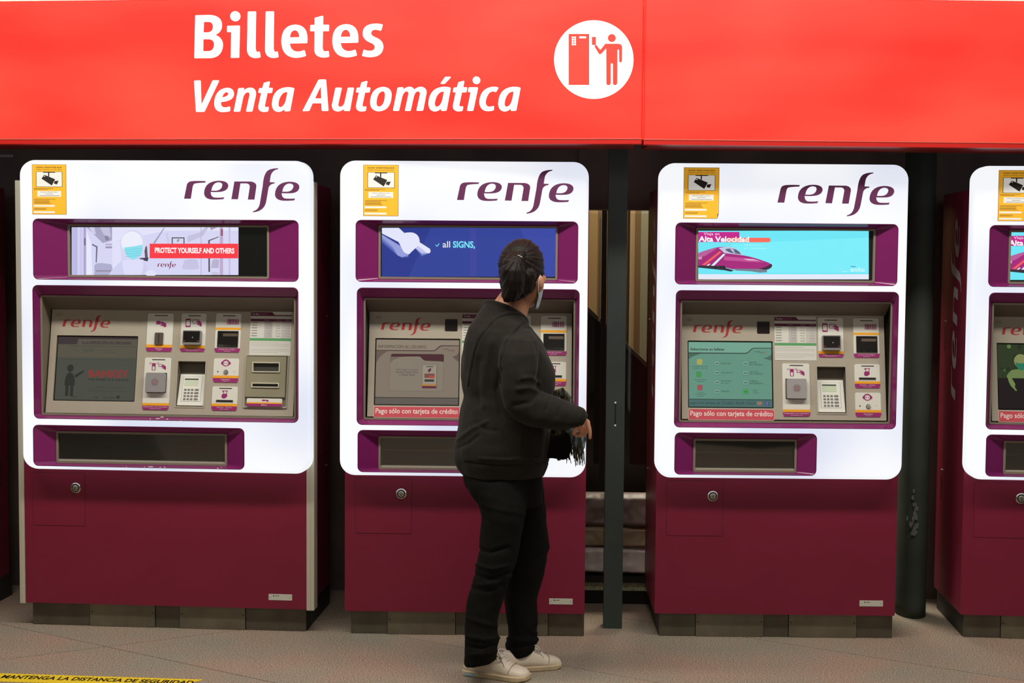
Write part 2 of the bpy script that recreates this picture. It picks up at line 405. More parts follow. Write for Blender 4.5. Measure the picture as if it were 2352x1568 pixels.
def c1(pts, dx=0, dy=0): return [FL.uv(400+(x+dx)/4.523, (y+dy)/4.523) for x, y in pts]
def c2(pts, dx=0, dy=0): return [FL.uv(900+(x+dx)/3.7935, (y+dy)/3.7935) for x, y in pts]
def letter(name, outs, conv, dx=0, dy=0):
    b = MB()
    for grp in outs:
        l = [conv(path(p) if isinstance(p, str) else p, dx, dy) for p in grp]
        b.prism(l[0], SIGNWHITE, 0.0, 0.004, l[1:])
    return b.build('letter', sl, FL.M)
gB = [['M222 168 Q222 160 230 160 L380 157 Q498 165 498 265 Q496 335 430 362 Q508 395 508 470 Q500 590 385 604 L220 605 Q212 604 213 596 Z',
       'M310 228 L360 228 Q406 230 406 280 Q405 335 350 338 L306 338 Z', 'M304 408 L365 408 Q418 415 418 465 Q415 530 360 533 L302 533 Z']]
gi = [[circ(637, 170, 52)], ['M562 270 L675 267 Q684 267 684 276 L677 592 Q677 600 669 600 L598 602 Q591 602 591 594 L596 334 L560 334 Q552 334 552 326 L553 278 Q553 270 562 270Z']]
gl = [['M776 122 L844 120 Q852 120 852 128 L847 490 Q848 540 868 541 L884 537 Q890 538 892 546 L898 588 Q898 596 888 598 Q860 604 845 604 Q765 600 760 520 L767 130 Q768 122 776 122Z']]
ge = [['M1385 400 L1384 438 Q1384 448 1374 449 L1203 452 Q1208 530 1282 537 Q1315 538 1350 522 Q1356 522 1358 530 L1370 574 Q1371 581 1362 584 Q1310 602 1255 601 Q1120 590 1116 430 Q1120 262 1262 257 Q1385 262 1385 400Z',
       'M1203 390 Q1208 318 1255 314 Q1300 320 1303 388Z']]
gt = [['M1462 195 Q1462 187 1470 184 L1540 166 Q1549 165 1549 173 L1548 259 L1602 258 Q1611 258 1611 266 L1609 316 Q1609 324 1601 324 L1546 325 L1543 500 Q1548 535 1575 535 L1598 530 Q1606 530 1607 538 L1612 580 Q1612 588 1604 592 Q1575 599 1545 598 Q1465 592 1459 525 L1462 325 L1424 326 Q1415 326 1415 318 L1417 268 Q1417 260 1425 260 L1462 260Z']]
gs = [['M2168 262 L2153 312 Q2150 321 2141 319 Q2105 308 2085 309 Q2047 315 2046 345 Q2048 372 2100 392 Q2175 420 2174 492 Q2165 590 2042 595 Q1995 594 1960 583 Q1953 580 1955 572 L1968 524 Q1971 516 1980 519 Q2010 530 2045 529 Q2085 525 2086 488 Q2084 460 2035 442 Q1960 412 1961 345 Q1965 255 2080 247 Q2125 245 2160 254 Q2169 256 2168 262Z']]
for gl_, dx, dy in ((gB, 0, 0), (gi, 0, 0), (gl, 0, 0), (gl, 187, -1), (ge, 0, 0), (gt, 0, 0), (ge, 529, -5), (gs, 0, 0)): letter('', gl_, c1, dx, dy)
kV = [['M219 838 L268 836 Q276 837 277 846 L284 1095 L398 845 Q402 836 411 835 L460 835 Q470 836 466 845 L320 1152 Q316 1161 306 1162 L238 1163 Q229 1162 229 1153 L210 847 Q210 838 219 838Z']]
ke = [['M622 980 Q618 1050 487 1060 Q480 1110 525 1116 Q550 1116 572 1108 Q581 1106 583 1114 L582 1145 Q582 1153 573 1157 Q535 1165 495 1165 Q420 1155 419 1075 Q425 925 555 912 Q622 915 622 980Z', 'M497 1013 Q560 1005 565 978 Q564 958 545 957 Q515 960 497 1013Z']]
kn = [['M680 916 L722 914 Q728 915 727 922 L725 942 Q755 912 795 910 Q855 915 851 985 L815 1150 Q812 1158 803 1159 L758 1160 Q749 1158 751 1150 L787 985 Q787 960 765 959 Q735 960 718 1010 L688 1150 Q686 1159 677 1160 L630 1160 Q620 1160 623 1151 L668 925 Q671 917 680 916Z']]
kt = [['M932 868 Q933 862 940 860 L986 847 Q995 846 994 855 L984 914 L1017 914 Q1026 915 1024 924 L1018 957 Q1016 965 1007 966 L970 966 L943 1095 Q943 1112 960 1114 L975 1111 Q984 1111 983 1120 L978 1150 Q976 1158 965 1160 Q945 1164 925 1163 Q875 1155 877 1105 L907 965 L884 965 Q875 965 877 956 L884 925 Q887 916 896 916 L919 915Z']]
ka = [['M1240 914 Q1250 917 1248 926 L1207 1145 Q1204 1154 1195 1155 L1157 1157 Q1148 1156 1149 1147 L1150 1132 Q1115 1163 1080 1163 Q1020 1155 1018 1080 Q1025 920 1170 907 Q1210 906 1240 914Z', 'M1180 957 Q1155 953 1130 970 Q1088 1010 1083 1085 Q1085 1113 1107 1115 Q1145 1105 1162 1045Z']]
kA = [['M1497 838 Q1501 828 1511 827 L1570 826 Q1579 827 1580 836 L1603 1143 Q1603 1152 1594 1153 L1544 1153 Q1535 1152 1535 1144 L1532 1073 L1439 1073 L1408 1143 Q1404 1152 1395 1153 L1343 1155 Q1334 1154 1339 1146Z', 'M1463 1023 L1531 1023 L1525 892Z']]
ku = [['M1688 911 L1733 911 Q1742 912 1741 921 L1705 1085 Q1706 1110 1730 1110 Q1760 1105 1772 1068 L1804 921 Q1807 912 1815 911 L1861 911 Q1870 912 1868 921 L1828 1144 Q1825 1153 1817 1153 L1773 1153 Q1765 1152 1766 1144 L1768 1128 Q1735 1158 1695 1158 Q1640 1150 1641 1090 L1676 921 Q1680 911 1688 911Z']]
ko = [['M2175 903 Q2258 908 2260 985 Q2255 1150 2125 1157 Q2040 1150 2037 1065 Q2045 910 2175 903Z', 'M2168 948 Q2192 950 2192 990 Q2185 1105 2128 1109 Q2102 1105 2102 1065 Q2110 955 2168 948Z']]
for gl_, dx, dy in ((kV, 0, 0), (ke, 0, 0), (kn, 0, 0), (kt, 0, 0), (ka, 0, 0), (kA, 0, 0), (ku, 0, 0), (kt, 1014, -5), (ko, 0, 0)): letter('', gl_, c1, dx, dy)
km = [['M62 762 L96 761 Q103 763 101 770 L99 782 Q125 757 157 757 Q187 758 195 782 Q225 757 255 757 Q305 762 303 810 L275 955 Q272 964 265 965 L223 965 Q214 964 217 956 L247 820 Q247 797 228 796 Q203 798 192 840 L166 957 Q164 965 156 966 L122 966 Q114 964 117 957 L146 820 Q146 796 128 796 Q103 800 90 845 L65 957 Q63 965 56 966 L20 966 Q11 965 13 956 L50 770 Q54 762 62 762Z']]
letter('', km, c2)
b = MB()
l = [c1(path(p), 359.3*4.523, -4.5) for p in ka[0]]; b.prism(l[0], SIGNWHITE, 0, 0.004, l[1:])
b.prism(c2(path('M470 670 L510 669 Q517 671 512 677 L465 727 Q460 731 454 731 L430 731 Q423 729 428 723 L462 675 Q465 670 470 670Z')), SIGNWHITE, 0, 0.004)
b.build('letter', sl, FL.M)
letter('', kt, c1, 446.6*4.523, -6.3)
letter('', [[circ(738, 700, 33)], ['M673 762 L743 761 Q752 762 751 770 L712 957 Q709 965 702 966 L663 966 Q655 965 657 957 L688 803 L671 803 Q663 802 665 795 L667 770Z']], c2)
letter('', [['M928 770 L912 797 Q908 804 900 801 Q890 796 875 797 Q845 800 825 855 Q815 890 820 905 Q828 930 850 930 Q865 930 882 924 Q890 922 890 929 L889 955 Q888 962 880 963 Q855 969 835 969 Q765 965 763 885 Q775 765 885 756 Q910 756 925 762 Q930 765 928 770Z']], c2)
letter('', ka, c1, 519.5*4.523, -4.5)
pg = MB(); pg.prism(c2(circ(1760, 520, 346, 64, 342)), SIGNWHITE, 0, 0.004)
PR = mat('pictogram_red', (120, 10, 10), rough=0.4, emit=1.0, ecol=(255, 76, 58))
pg.poly(c2(rrect(1541, 297, 1720, 741)), PR, 0.0045)
pg.poly(c2(rrect(1632, 319, 1694, 335, 7)), SIGNWHITE, 0.005)
for yy in (328, 348, 368, 388):
    for xx in (1576, 1597): pg.poly(c2(circ(xx, yy, 9, 12)), SIGNWHITE, 0.005)
pg.poly(c2(circ(1917, 333, 35)), PR, 0.0045); pg.poly(c2(rrect(1743, 323, 1779, 393)), PR, 0.0045)
pg.poly(c2(path('M1860 382 L1975 382 Q2007 385 2007 415 L2006 533 Q2000 545 1994 545 Q1983 545 1981 533 L1980 437 Q1973 430 1966 437 L1965 725 Q1960 742 1945 743 Q1928 742 1926 725 L1926 558 Q1917 548 1908 558 L1908 725 Q1905 742 1888 743 Q1870 742 1869 725 L1868 424 L1825 470 Q1815 478 1804 470 L1768 410 Q1766 400 1772 392 L1784 395 L1817 436 Z')), PR, 0.0045)
pg.build('pictogram', sl, FL.M, label='white disc with a red figure using a ticket machine')

# ---------------------------------------------------------------- ticket machines
FACEY = -0.12
class Machine:
    def __init__(s, loc, rz):
        s.loc, s.rz = loc, rz
        s.W = Matrix.Translation(loc) @ Matrix.Rotation(rz, 4, 'Z')
        s.body = Frame(s.W, (0, -0.03, 0)); s.face = Frame(s.W, (0, FACEY, 0))
        s.nic = Frame(s.W, (0, FACEY+0.042, 0)); s.base = Frame(s.W, (0, 0, 0))
    def ctrl_frame(s, px, py_top, py_bot):
        # tilted fascia: bottom edge level with the frame, top 0.085 deeper
        z0 = s.nic.uv(px, py_bot)[1]
        tmp = Frame(s.W, (0, FACEY+0.042+0.085, 0)); z1 = tmp.uv(px, py_top)[1]
        t = math.atan2(0.085, z1-z0)
        s.ctl = Frame(s.W, (0, FACEY+0.045, z0), t); s.ctl_len = (z1-z0)/math.cos(t); s.z0, s.z1 = z0, z1
        return s.ctl
p, q = floor_pt(1513, 1462), floor_pt(2050, 1463); A3 = Machine((p+q)/2, math.radians(1.2))
p, q = floor_pt(797, 1454), floor_pt(1335, 1461); A2 = Machine((p+q)/2+Vector((0.016, 0, 0)), math.radians(.7))
p, q = floor_pt(75, 1433), floor_pt(703, 1450); B1 = Machine((p+q)/2, math.atan2((q-p).y, (q-p).x))
p = floor_pt(2209, 1462.5); y4 = math.radians(-2.6); A4 = Machine(p+Vector((0.495*math.cos(y4), 0.495*math.sin(y4), 0)), y4)
p = floor_pt(-85, 1428); A0 = Machine(p-Vector((0.49, -0.025, 0)), -0.05)

def niche(mc, root, fr, outer, inner, name='display_niche', r=0.022, deep=0.042, rin=0.008):
    """sloping purple walls from the white face back to the frame"""
    b = MB(); a = rrect(*outer, r, 5); c = rrect(*inner, rin, 5)
    b.wall(a, 0.0, c, -deep, NICHE); b.wall(a, -0.004, rrect(outer[0]+.002, outer[1]+.002, outer[2]-.002, outer[3]-.002, r, 5), 0.001, NICHE)
    return b.build(name, root, fr.M)
def frame_ring(root, fr, rc, th, name='frame', h0=-0.045, h1=0.004, r=0.008, m=None, inner_depth=-0.03):
    b = MB(); a = rrect(*rc, r, 5); i = rrect(rc[0]+th, rc[1]+th, rc[2]-th, rc[3]-th, max(r-th, 0.0008), 5)
    b.prism(a, m or FRAME, h0, h1, [i]); return b.build(name, root, fr.M)

# instruction plates: u0 v0 u1 v1 in fascia coordinates; n(x, y) maps 0..1 (y down)
def N(rc):
    u0, v0, u1, v1 = rc
    return lambda x, y: (u0+x*(u1-u0), v1-y*(v1-v0))
def nrect(b, n, x0, y0, x1, y1, m, h, r=0.0):
    a = n(x0, y1); c = n(x1, y0); b.rect(a[0], a[1], c[0], c[1], m, h, r)
def ntext(b, n, t, x0, y0, x1, y1, m, h, **k):
    a = n(x0, y1); c = n(x1, y0); b.text(t, a[0], a[1], c[0], c[1], m, h, **k)
def npath(b, n, pts, m, h, holes=()): b.poly([n(*p) for p in (path(pts) if isinstance(pts, str) else pts)], m, h, [[n(*p) for p in q] for q in holes])
HAND = [(0.0, .35), (.12, .2), (.45, .05), (.62, .12), (.95, .35), (1, .95), (.72, 1), (.6, .8), (.35, .75), (.2, .6), (.45, .5), (.3, .38)]
def hand_icon(b, n, x0, y0, x1, y1, h):
    npath(b, n, [(x0+x*(x1-x0), y0+y*(y1-y0)) for x, y in HAND], MAGENTA, h)
def oct_(n, m): pass
def plate(root, fr, rc, words, stripes=(0.84, 0.905), slotline=True, sub=None, first=None):
    b = MB(); n = N(rc); H = 0.0025
    b.box(*rc, 0.0, H, PLATE, 0.007)
    w_, h_ = rc[2]-rc[0], rc[3]-rc[1]
    s0, s1 = stripes
    nrect(b, n, 0, s0, 1, s1+0.002, ORANGE, H+.0003)
    b.poly([n(x, y) for x, y in [(0, s1), (0, 1-.006/h_), (.006/w_, 1), (1-.006/w_, 1), (1, 1-.006/h_), (1, s1)]], MAGENTA, H+.0003)
    if first: nrect(b, n, 0, first[0], 1, first[1], ORANGE, H+.0004)
    if first: nrect(b, n, 0, s0-0.002, 1, s1, PLATE, H+.0005)
    dy = 1-s1
    ntext(b, n, words[0], .5-len(words[0])*.019, s1+dy*.18, .5+len(words[0])*.019, s1+dy*.48, WHITEINK, H+.0008)
    if len(words) > 1: ntext(b, n, words[1], .5-len(words[1])*.012, s1+dy*.62, .5+len(words[1])*.012, s1+dy*.8, WHITEINK, H+.0008)
    return b, n, H
def barsline(b, n, y, H, th=0.022): nrect(b, n, .27, y, .77, y+th, DARKINK, H+.0004)

def p_contactless(root, fr, rc):
    b, n, H = plate(root, fr, rc, ('Pago sin contacto', 'Contactless payment'), (0.84, 0.912)); barsline(b, n, .05, H)
    nrect(b, n, .17, .14, .38, .36, MAGENTA, H+.0004, .003); nrect(b, n, .2, .18, .35, .32, PLATE, H+.0006, .002)
    nrect(b, n, .45, .16, .72, .27, MAGENTA, H+.0004, .001); nrect(b, n, .47, .175, .7, .255, PLATE, H+.0006, .001); hand_icon(b, n, .58, .18, .83, .34, H+.0008)
    o = b.build('instruction_plate', root, fr.M)
    d = MB(); u0, v0 = n(.14, .83); u1, v1 = n(.86, .46)
    d.prism(rrect(u0, v0, u1, v1, .004), mat('grey_plastic', (128, 126, 124), rough=.35), H, .022, back=True)
    d.box(u0+.003, v0+.010, u1-.004, v1-.004, .022, .023, GLASSDARK, .002)
    for k in range(4): d.rect(u0+.008+k*.005, v1-.0033, u0+.011+k*.005, v1-.0018, ink((150, 190, 160)), .0236)
    for k, rr in enumerate((.002, .004, .006)):
        d.poly([((u0+u1)/2+rr*math.cos(a*.3), (v0+v1)/2+rr*math.sin(a*.3)) for a in range(-2, 3)]+[((u0+u1)/2+(rr-.0007)*math.cos(a*.3), (v0+v1)/2+(rr-.0007)*math.sin(a*.3)) for a in range(2, -3, -1)], WHITEINK, .0236)
    d.rect(u0+.006, v0+.014, u0+.011, v0+.017, ink((200, 60, 60)), .0236); d.rect(u1-.012, v0+.014, u1-.007, v0+.017, ink((200, 60, 60)), .0236)
    d.build('card_reader', o, fr.M)
    return o
def sub(mb, name, o, fr, **k):
    return mb.build(name, o, fr.M, **k)
def p_barcode(root, fr, rc):
    b, n, H = plate(root, fr, rc, ('Lector de códigos', 'Code reader'), (0.80, 0.895), first=(.365, .425)); barsline(b, n, .05, H)
    x = .44
    rnd = random.Random(3)
    while x < .88:
        w_ = rnd.choice((.015, .025, .04)); nrect(b, n, x, .145, min(x+w_, .9), .285, MAGENTA, H+.0004); x += w_+rnd.choice((.012, .02))
    o = b.build('instruction_plate', root, fr.M)
    d = MB(); u0, v0 = n(.1, .875); u1, v1 = n(.92, .455)
    d.prism(rrect(u0, v0, u1, v1, .001), mat('charcoal_plastic', (40, 36, 37), rough=.4), H, .006, [rrect(u0+.002, v0+.002, u1-.002, v1-.002, .001)])
    d.rect(u0+.002, v0+.002, u1-.002, v1-.002, GLASSDARK, H+.0005)
    d.rect(u0+.022, v1-.022, u1-.004, v1-.010, mat('window_lens', (92, 78, 62), rough=.2), H+.0009)
    sub(d, 'scan_window', o, fr); return o
def p_reader(root, fr, rc):
    b, n, H = plate(root, fr, rc, ('Dispositivo sin contacto', 'Contactless device'), (0.87, 0.918)); barsline(b, n, .03, H, .018)
    nrect(b, n, .28, .105, .42, .245, MAGENTA, H+.0004, .002); nrect(b, n, .31, .17, .39, .235, PLATE, H+.0006, .001)
    for cx in (.22, .5):
        npath(b, n, circ(cx, .11, .045, 14, .018), MAGENTA, H+.0004, [circ(cx, .11, .032, 14, .012)])
    nrect(b, n, .53, .12, .7, .175, MAGENTA, H+.0004, .001); nrect(b, n, .55, .13, .69, .165, PLATE, H+.0006, .001); hand_icon(b, n, .62, .13, .82, .23, H+.0008)
    o = b.build('instruction_plate', root, fr.M)
    d = MB(); u0, v0 = n(.11, .675); u1, v1 = n(.87, .29)
    d.rect(u0, v0, u1, v1, BLACK, H+.0004, .002)
    d.box(u0+.0025, v0+.001, u1-.002, v1-.003, H, .024, mat('smoky_plastic', (148, 144, 146), rough=.2, coat=.4), .005)
    d.poly(circ((u0+u1)/2, (v0+v1)/2+.001, .016), mat('smoky_plastic_dark', (130, 126, 130), rough=.25), .0245)
    d.rect((u0+u1)/2-.006, (v0+v1)/2-.006, (u0+u1)/2+.006, (v0+v1)/2+.006, ink((150, 108, 116)), .025, .001)
    for sx in (-1, 1):
        for sy in (-1, 1):
            cx, cy = (u0+u1)/2+sx*.0085, (v0+v1)/2+sy*.0085
            d.box(min(cx, cx-sx*.004), min(cy, cy-sy*.0015), max(cx, cx-sx*.004), max(cy, cy-sy*.0015), .0245, .0252, ink((208, 70, 84)))
            d.box(min(cx, cx-sx*.0015), min(cy, cy-sy*.004), max(cx, cx-sx*.0015), max(cy, cy-sy*.004), .0245, .0252, ink((208, 70, 84)))
    sub(d, 'reader_cover', o, fr); return o
def p_card(root, fr, rc):
    b, n, H = plate(root, fr, rc, ('Tarjeta · Ticket', 'Card · Ticket'), (0.715, 0.82)); barsline(b, n, .06, H, .04)
    npath(b, n, [(.38, .17), (.62, .17), (.58, .24), (.6, .42), (.5, .5), (.42, .5), (.37, .44), (.38, .34), (.45, .28), (.41, .22)], MAGENTA, H+.0004)
    nrect(b, n, .46, .2, .56, .3, PLATE, H+.0006)
    o = b.build('instruction_plate', root, fr.M)
    d = MB(); u0, v0 = n(.17, .655); u1, v1 = n(.83, .565)
    d.prism(rrect(u0-.0015, v0-.0015, u1+.0015, v1+.0015, .001), mat('slot_lip', (190, 188, 182), rough=.4), H, .004, [rrect(u0, v0, u1, v1, .0005)]); d.rect(u0, v0, u1, v1, BLACK, H+.0006)
    sub(d, 'card_slot', o, fr); return o
def p_help(root, fr, rc):
    b, n, H = plate(root, fr, rc, ('Interfono', 'Intercom'), (0.715, 0.82))
    npath(b, n, circ(.48, .19, .15, 22, .145), MAGENTA, H+.0004, [circ(.48, .2, .1, 22, .1)])
    for cx in (.34, .62): npath(b, n, circ(cx, .2, .05, 14, .07), MAGENTA, H+.0005)
    npath(b, n, circ(.44, .2, .015, 10, .03), MAGENTA, H+.0005); npath(b, n, circ(.52, .2, .015, 10, .03), MAGENTA, H+.0005)
    npath(b, n, circ(.18, .555, .028, 14, .03), DARKINK, H+.0005); npath(b, n, circ(.82, .555, .014, 10, .015), DARKINK, H+.0005)
    o = b.build('instruction_plate', root, fr.M)
    d = MB(); c = n(.5, .565); d.cyl(c[0], c[1], .0095, H, .009, CHROME, .002); d.disc(c[0], c[1], .0055, mat('chrome_face', (190, 186, 182), rough=.3, metal=.9), .0095)
    sub(d, 'push_button', o, fr); return o
def p_coin(root, fr, rc):
    b, n, H = plate(root, fr, rc, ('Monedas', 'Coins'), (0.82, 0.895)); barsline(b, n, .045, H)
    hand_icon(b, n, .42, .21, .74, .36, H+.0006)
    nrect(b, n, .34, .2, .5, .29, MAGENTA, H+.0005, .001)
    o = b.build('instruction_plate', root, fr.M)
    d = MB(); u0, v0 = n(.33, .82); u1, v1 = n(.65, .51)
    d.box(u0, v0, u1, v1, H, .010, mat('bronze_metal', (136, 120, 112), rough=.3, metal=.8), .003); d.box((u0+u1)/2-.0016, v0+.004, (u0+u1)/2+.0016, v1-.004, .010, .0105, BLACK)
    sub(d, 'coin_slot', o, fr); return o
def fare_table(root, fr, rc):
    b = MB(); n = N(rc); b.box(*rc, 0, .0012, mat('paper', (214, 212, 206), rough=.6)); H = .0014
    nrect(b, n, 0, .01, .52, .1, WINE, H); npath(b, n, [(.52, .01), (.58, .075), (1, .075), (1, .1), (.52, .1)], WINE, H)
    ntext(b, n, 'Tarifas', .03, .035, .2, .075, WHITEINK, H+.0003); ntext(b, n, 'Madrid', .23, .035, .4, .075, ink((170, 90, 130)), H+.0003)
    nrect(b, n, 0, .165, 1, .225, WINE, H)
    for x in (.32, .62, .84): nrect(b, n, x, .185, x+.12, .2, ink((160, 110, 140)), H+.0003)
    nrect(b, n, .34, .225, .54, .6, ink((190, 184, 182)), H); nrect(b, n, .76, .225, 1, .6, ink((196, 190, 188)), H)
    rows = ['1,70', '1,85', '2,60', '3,40', '4,05', '5,50']
    for k in range(6):
        y = .245+k*.06
        nrect(b, n, .03, y, .17, y+.014, GREYINK, H+.0003)
        for j, x in enumerate((.4, .62, .85)): ntext(b, n, '%d,%02d' % (2+k*3+j*7, (k*35+j*10) % 100), x, y, x+.11, y+.025, GREYINK, H+.0003)
    nrect(b, n, 0, .605, 1, .665, GREENINK, H)
    for k in range(7):
        y = .7+k*.038
        if k == 3: continue
        nrect(b, n, .02, y, .96 if k % 3 else .7, y+.006, ink((170, 168, 164)), H)
    return b.build('fare_table', root, fr.M)
def keypad(root, fr, rc, disp=(190, 204, 176)):
    """recess rc with a slanted pin pad inside"""
    o = None
    b = MB(); u0, v0, u1, v1 = rc; e = .006
    b.prism(rrect(u0-e, v0-e, u1+e, v1+e, .005), FACE, 0, .002, [rrect(*rc, .001)])
    back = -.045
    b.wall(rrect(*rc), .002, rrect(*rc), back, mat('recess_grey', (104, 96, 86), rough=.5)); b.rect(*rc, mat('recess_grey', (104, 96, 86)), back)
    b.f = [f if i < 0 else f for i, f in enumerate(b.f)]
    o = b.build('keypad_recess', root, fr.M)
    k = MB(); vt = v1-(v1-v0)*.27
    # wedge: bottom near the surface, top leaning inwards
    x0, x1, y0, y1 = u0+.002, u1-.002, v0+.004, vt
    hb, ht = -.004, -.030
    P = [(x0, y0, hb), (x1, y0, hb), (x1-.002, y1, ht), (x0+.002, y1, ht), (x0, y0, back), (x1, y0, back), (x1, y1, back), (x0, y1, back)]
    k.add(P, [(0, 1, 2, 3), (4, 0, 3, 7), (1, 5, 6, 2), (3, 2, 6, 7), (0, 4, 5, 1)], mat('white_plastic', (226, 224, 216), rough=.35))
    sl_ = (ht-hb)/(y1-y0)
    def L(pts, m, off, mb=k):
        mb.add([(x, y, hb+sl_*(y-y0)+off) for x, y in pts], [tuple(range(len(pts)))], m)
    n = N((x0, y0, x1, y1))
    def nr(a, c, d_, e_, m, off, mb=k): L([n(a, e_), n(d_, e_), n(d_, c), n(a, c)], m, off, mb)
    nr(.13, .07, .87, .87, ink((150, 156, 170)), .0006); nr(.145, .078, .855, .862, PLATE, .001)
    nr(.2, .14, .72, .37, ink(disp), .0016); nr(.2, .14, .72, .18, BLACK, .002)
    pad = k.build('pin_pad', o, fr.M)
    q = MB()
    for r_ in range(4):
        for c_ in range(4):
            x = (.22, .35, .48, .62)[c_]; w_ = .09 if c_ < 3 else .15; y = .47+r_*.1
            nr(x, y, x+w_, y+.055, mat('key_grey', (112, 110, 108), rough=.5), .0028, q)
    ks = q.build('keys', o, fr.M, kind='stuff')
    return o
def banknote(root, fr, rc):
    b = MB(); u0, v0, u1, v1 = rc
    b.prism(rrect(*rc, .003), FACE, 0, .006, [rrect(u0+.006, v0+.006, u1-.003, v1-.004, .002)])
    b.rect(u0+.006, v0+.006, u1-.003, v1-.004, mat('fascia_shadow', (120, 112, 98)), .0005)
    o = b.build('banknote_unit', root, fr.M); n = N(rc)
    p_ = n(.045, .8); q = n(.955, .035)
    d = MB(); OL = mat('olive_metal', (140, 134, 112), rough=.45, noise_amt=.08, nscale=10)
    s1 = (n(.18, .335), n(.82, .14)); s2 = (n(.18, .625), n(.82, .53))
    hs = [rrect(a[0]+.003, a[1]+.004, c[0]-.003, c[1]-.004) for a, c in (s1, s2)]
    d.prism(rrect(p_[0], p_[1], q[0], q[1]), OL, 0, .012, hs); sub(d, 'metal_plate', o, fr)
    for a, c in (s1, s2):
        e = MB(); e.prism(rrect(a[0], a[1], c[0], c[1], .002), mat('bezel_light', (196, 190, 172), rough=.35), .0, .017, [rrect(a[0]+.0045, a[1]+.0045, c[0]-.0045, c[1]-.0045, .001)])
        e.rect(a[0]+.0045, a[1]+.0045, c[0]-.0045, c[1]-.0045, mat('slot_inside', (52, 48, 42)), .002); sub(e, 'note_slot', o, fr)
    e = MB(); a = n(.09, .975); c = n(.9, .825); e.box(a[0], a[1], c[0], c[1], .0, .012, PLATE, .004); nn = N((a[0], a[1], c[0], c[1]))
    nrect(e, nn, 0, .5, 1, .66, ORANGE, .0124); nrect(e, nn, 0, .66, 1, 1, MAGENTA, .0124, .0015); ntext(e, nn, 'Billetes', .42, .75, .58, .9, WHITEINK, .0128)
    hand_icon(e, nn, .5, .12, .62, .42, .0124); nrect(e, nn, .43, .15, .52, .35, MAGENTA, .0123); sub(e, 'caption_strip', o, fr)
    return o
def red_notice(root, fr, rc, ragged=False):
    b = MB(); u0, v0, u1, v1 = rc; W_ = ink((206, 196, 188))
    c = .006 if ragged else 0.0
    def out(e):
        if not ragged: return rrect(u0-e, v0-e, u1+e, v1+e, .001)
        return [(u0-e, v0-e), (u1-.004+e, v0-e), (u1+e, v0+.01), (u1+e, v1-.007), (u1-.007+e, v1+e), (u0+.008-e, v1+e), (u0-e, v1-.007)]
    b.prism(out(.0018), W_, 0, .001); b.poly(out(0), ink((206, 78, 92)), .0013)
    b.text('Pago sólo con tarjeta de crédito', u0+.006, v0+.009, u1-.006, v1-.007, ink((244, 226, 224)), .0017, bold=.015)
    return b.build('payment_sticker', root, fr.M, label='red sticker reading Pago sólo con tarjeta de crédito')

def lock(root, fr, c):
    o = MB(); o.cyl(c[0], c[1], .0225, 0, .008, CHROME, .003); o.disc(c[0], c[1], .0165, BLACK, .0084); o.cyl(c[0], c[1], .0125, .0084, .012, mat('nickel', (190, 186, 172), rough=.3, metal=.9), .002)
    o.box(c[0]-.0015, c[1]-.007, c[0]+.0015, c[1]+.002, .012, .0126, BLACK); return o.build('lock', root, fr.M)
def rating_plate(root, fr, rc):
    b = MB(); b.box(*rc, 0, .0012, ink((200, 198, 184)), .001); n = N(rc); b.poly(circ(*n(.22, .3), .003, 12), ink((80, 84, 84)), .0015)
    nrect(b, n, .28, .24, .45, .33, ink((80, 84, 84)), .0015); nrect(b, n, .05, .48, .08, .6, GREYINK, .0015); nrect(b, n, .9, .48, .93, .6, GREYINK, .0015)
    return b.build('rating_plate', root, fr.M)
def video_notice(root, fr, rc, torn=False):
    b = MB(); u0, v0, u1, v1 = rc; n = N(rc)
    edge = ink((150, 110, 50))
    pts = rrect(*rc) if not torn else [(u0, v0), (u1-.006, v0), (u1-.002, v0+.01), (u1, v0+.02), (u1, v1), (u0, v1)]
    b.prism(pts, edge, 0, .0008); H = .0011
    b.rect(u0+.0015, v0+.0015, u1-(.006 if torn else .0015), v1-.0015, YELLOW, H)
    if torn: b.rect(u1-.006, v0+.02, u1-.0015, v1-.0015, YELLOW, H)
    ntext(b, n, 'ZONA VIDEOVIGILADA', .12, .045, .88, .072, DARKINK, H+.0003, bold=.02); ntext(b, n, 'VIDEO SURVEILLANCE AREA', .12, .092, .88, .115, ink((110, 86, 40)), H+.0003)
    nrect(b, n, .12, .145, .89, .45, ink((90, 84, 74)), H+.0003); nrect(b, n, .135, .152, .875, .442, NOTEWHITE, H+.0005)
    K = ink((44, 38, 34)); nrect(b, n, .33, .148, .68, .165, K, H+.0008); nrect(b, n, .475, .16, .51, .24, K, H+.0008)
    npath(b, n, [(.36, .205), (.68, .295), (.58, .42), (.28, .285)], K, H+.0008); npath(b, n, [(.66, .33), (.78, .325), (.73, .4), (.64, .38)], K, H+.0008)
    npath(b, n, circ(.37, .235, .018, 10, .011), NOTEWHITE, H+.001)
    D = ink((128, 98, 44))
    for y, x1 in ((.475, .62), (.495, .45), (.69, .68), (.71, .5), (.735, .52), (.755, .5), (.775, .55), (.875, .42), (.895, .4)): nrect(b, n, .05, y, x1, y+.008, D, H+.0003)
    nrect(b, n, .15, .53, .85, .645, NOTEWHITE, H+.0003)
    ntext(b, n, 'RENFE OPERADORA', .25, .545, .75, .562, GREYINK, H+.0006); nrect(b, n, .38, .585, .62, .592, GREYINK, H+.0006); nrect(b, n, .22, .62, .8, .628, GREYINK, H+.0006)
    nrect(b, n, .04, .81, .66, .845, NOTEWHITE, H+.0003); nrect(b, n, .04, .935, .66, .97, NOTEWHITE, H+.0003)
    return b.build('video_notice', root, fr.M)

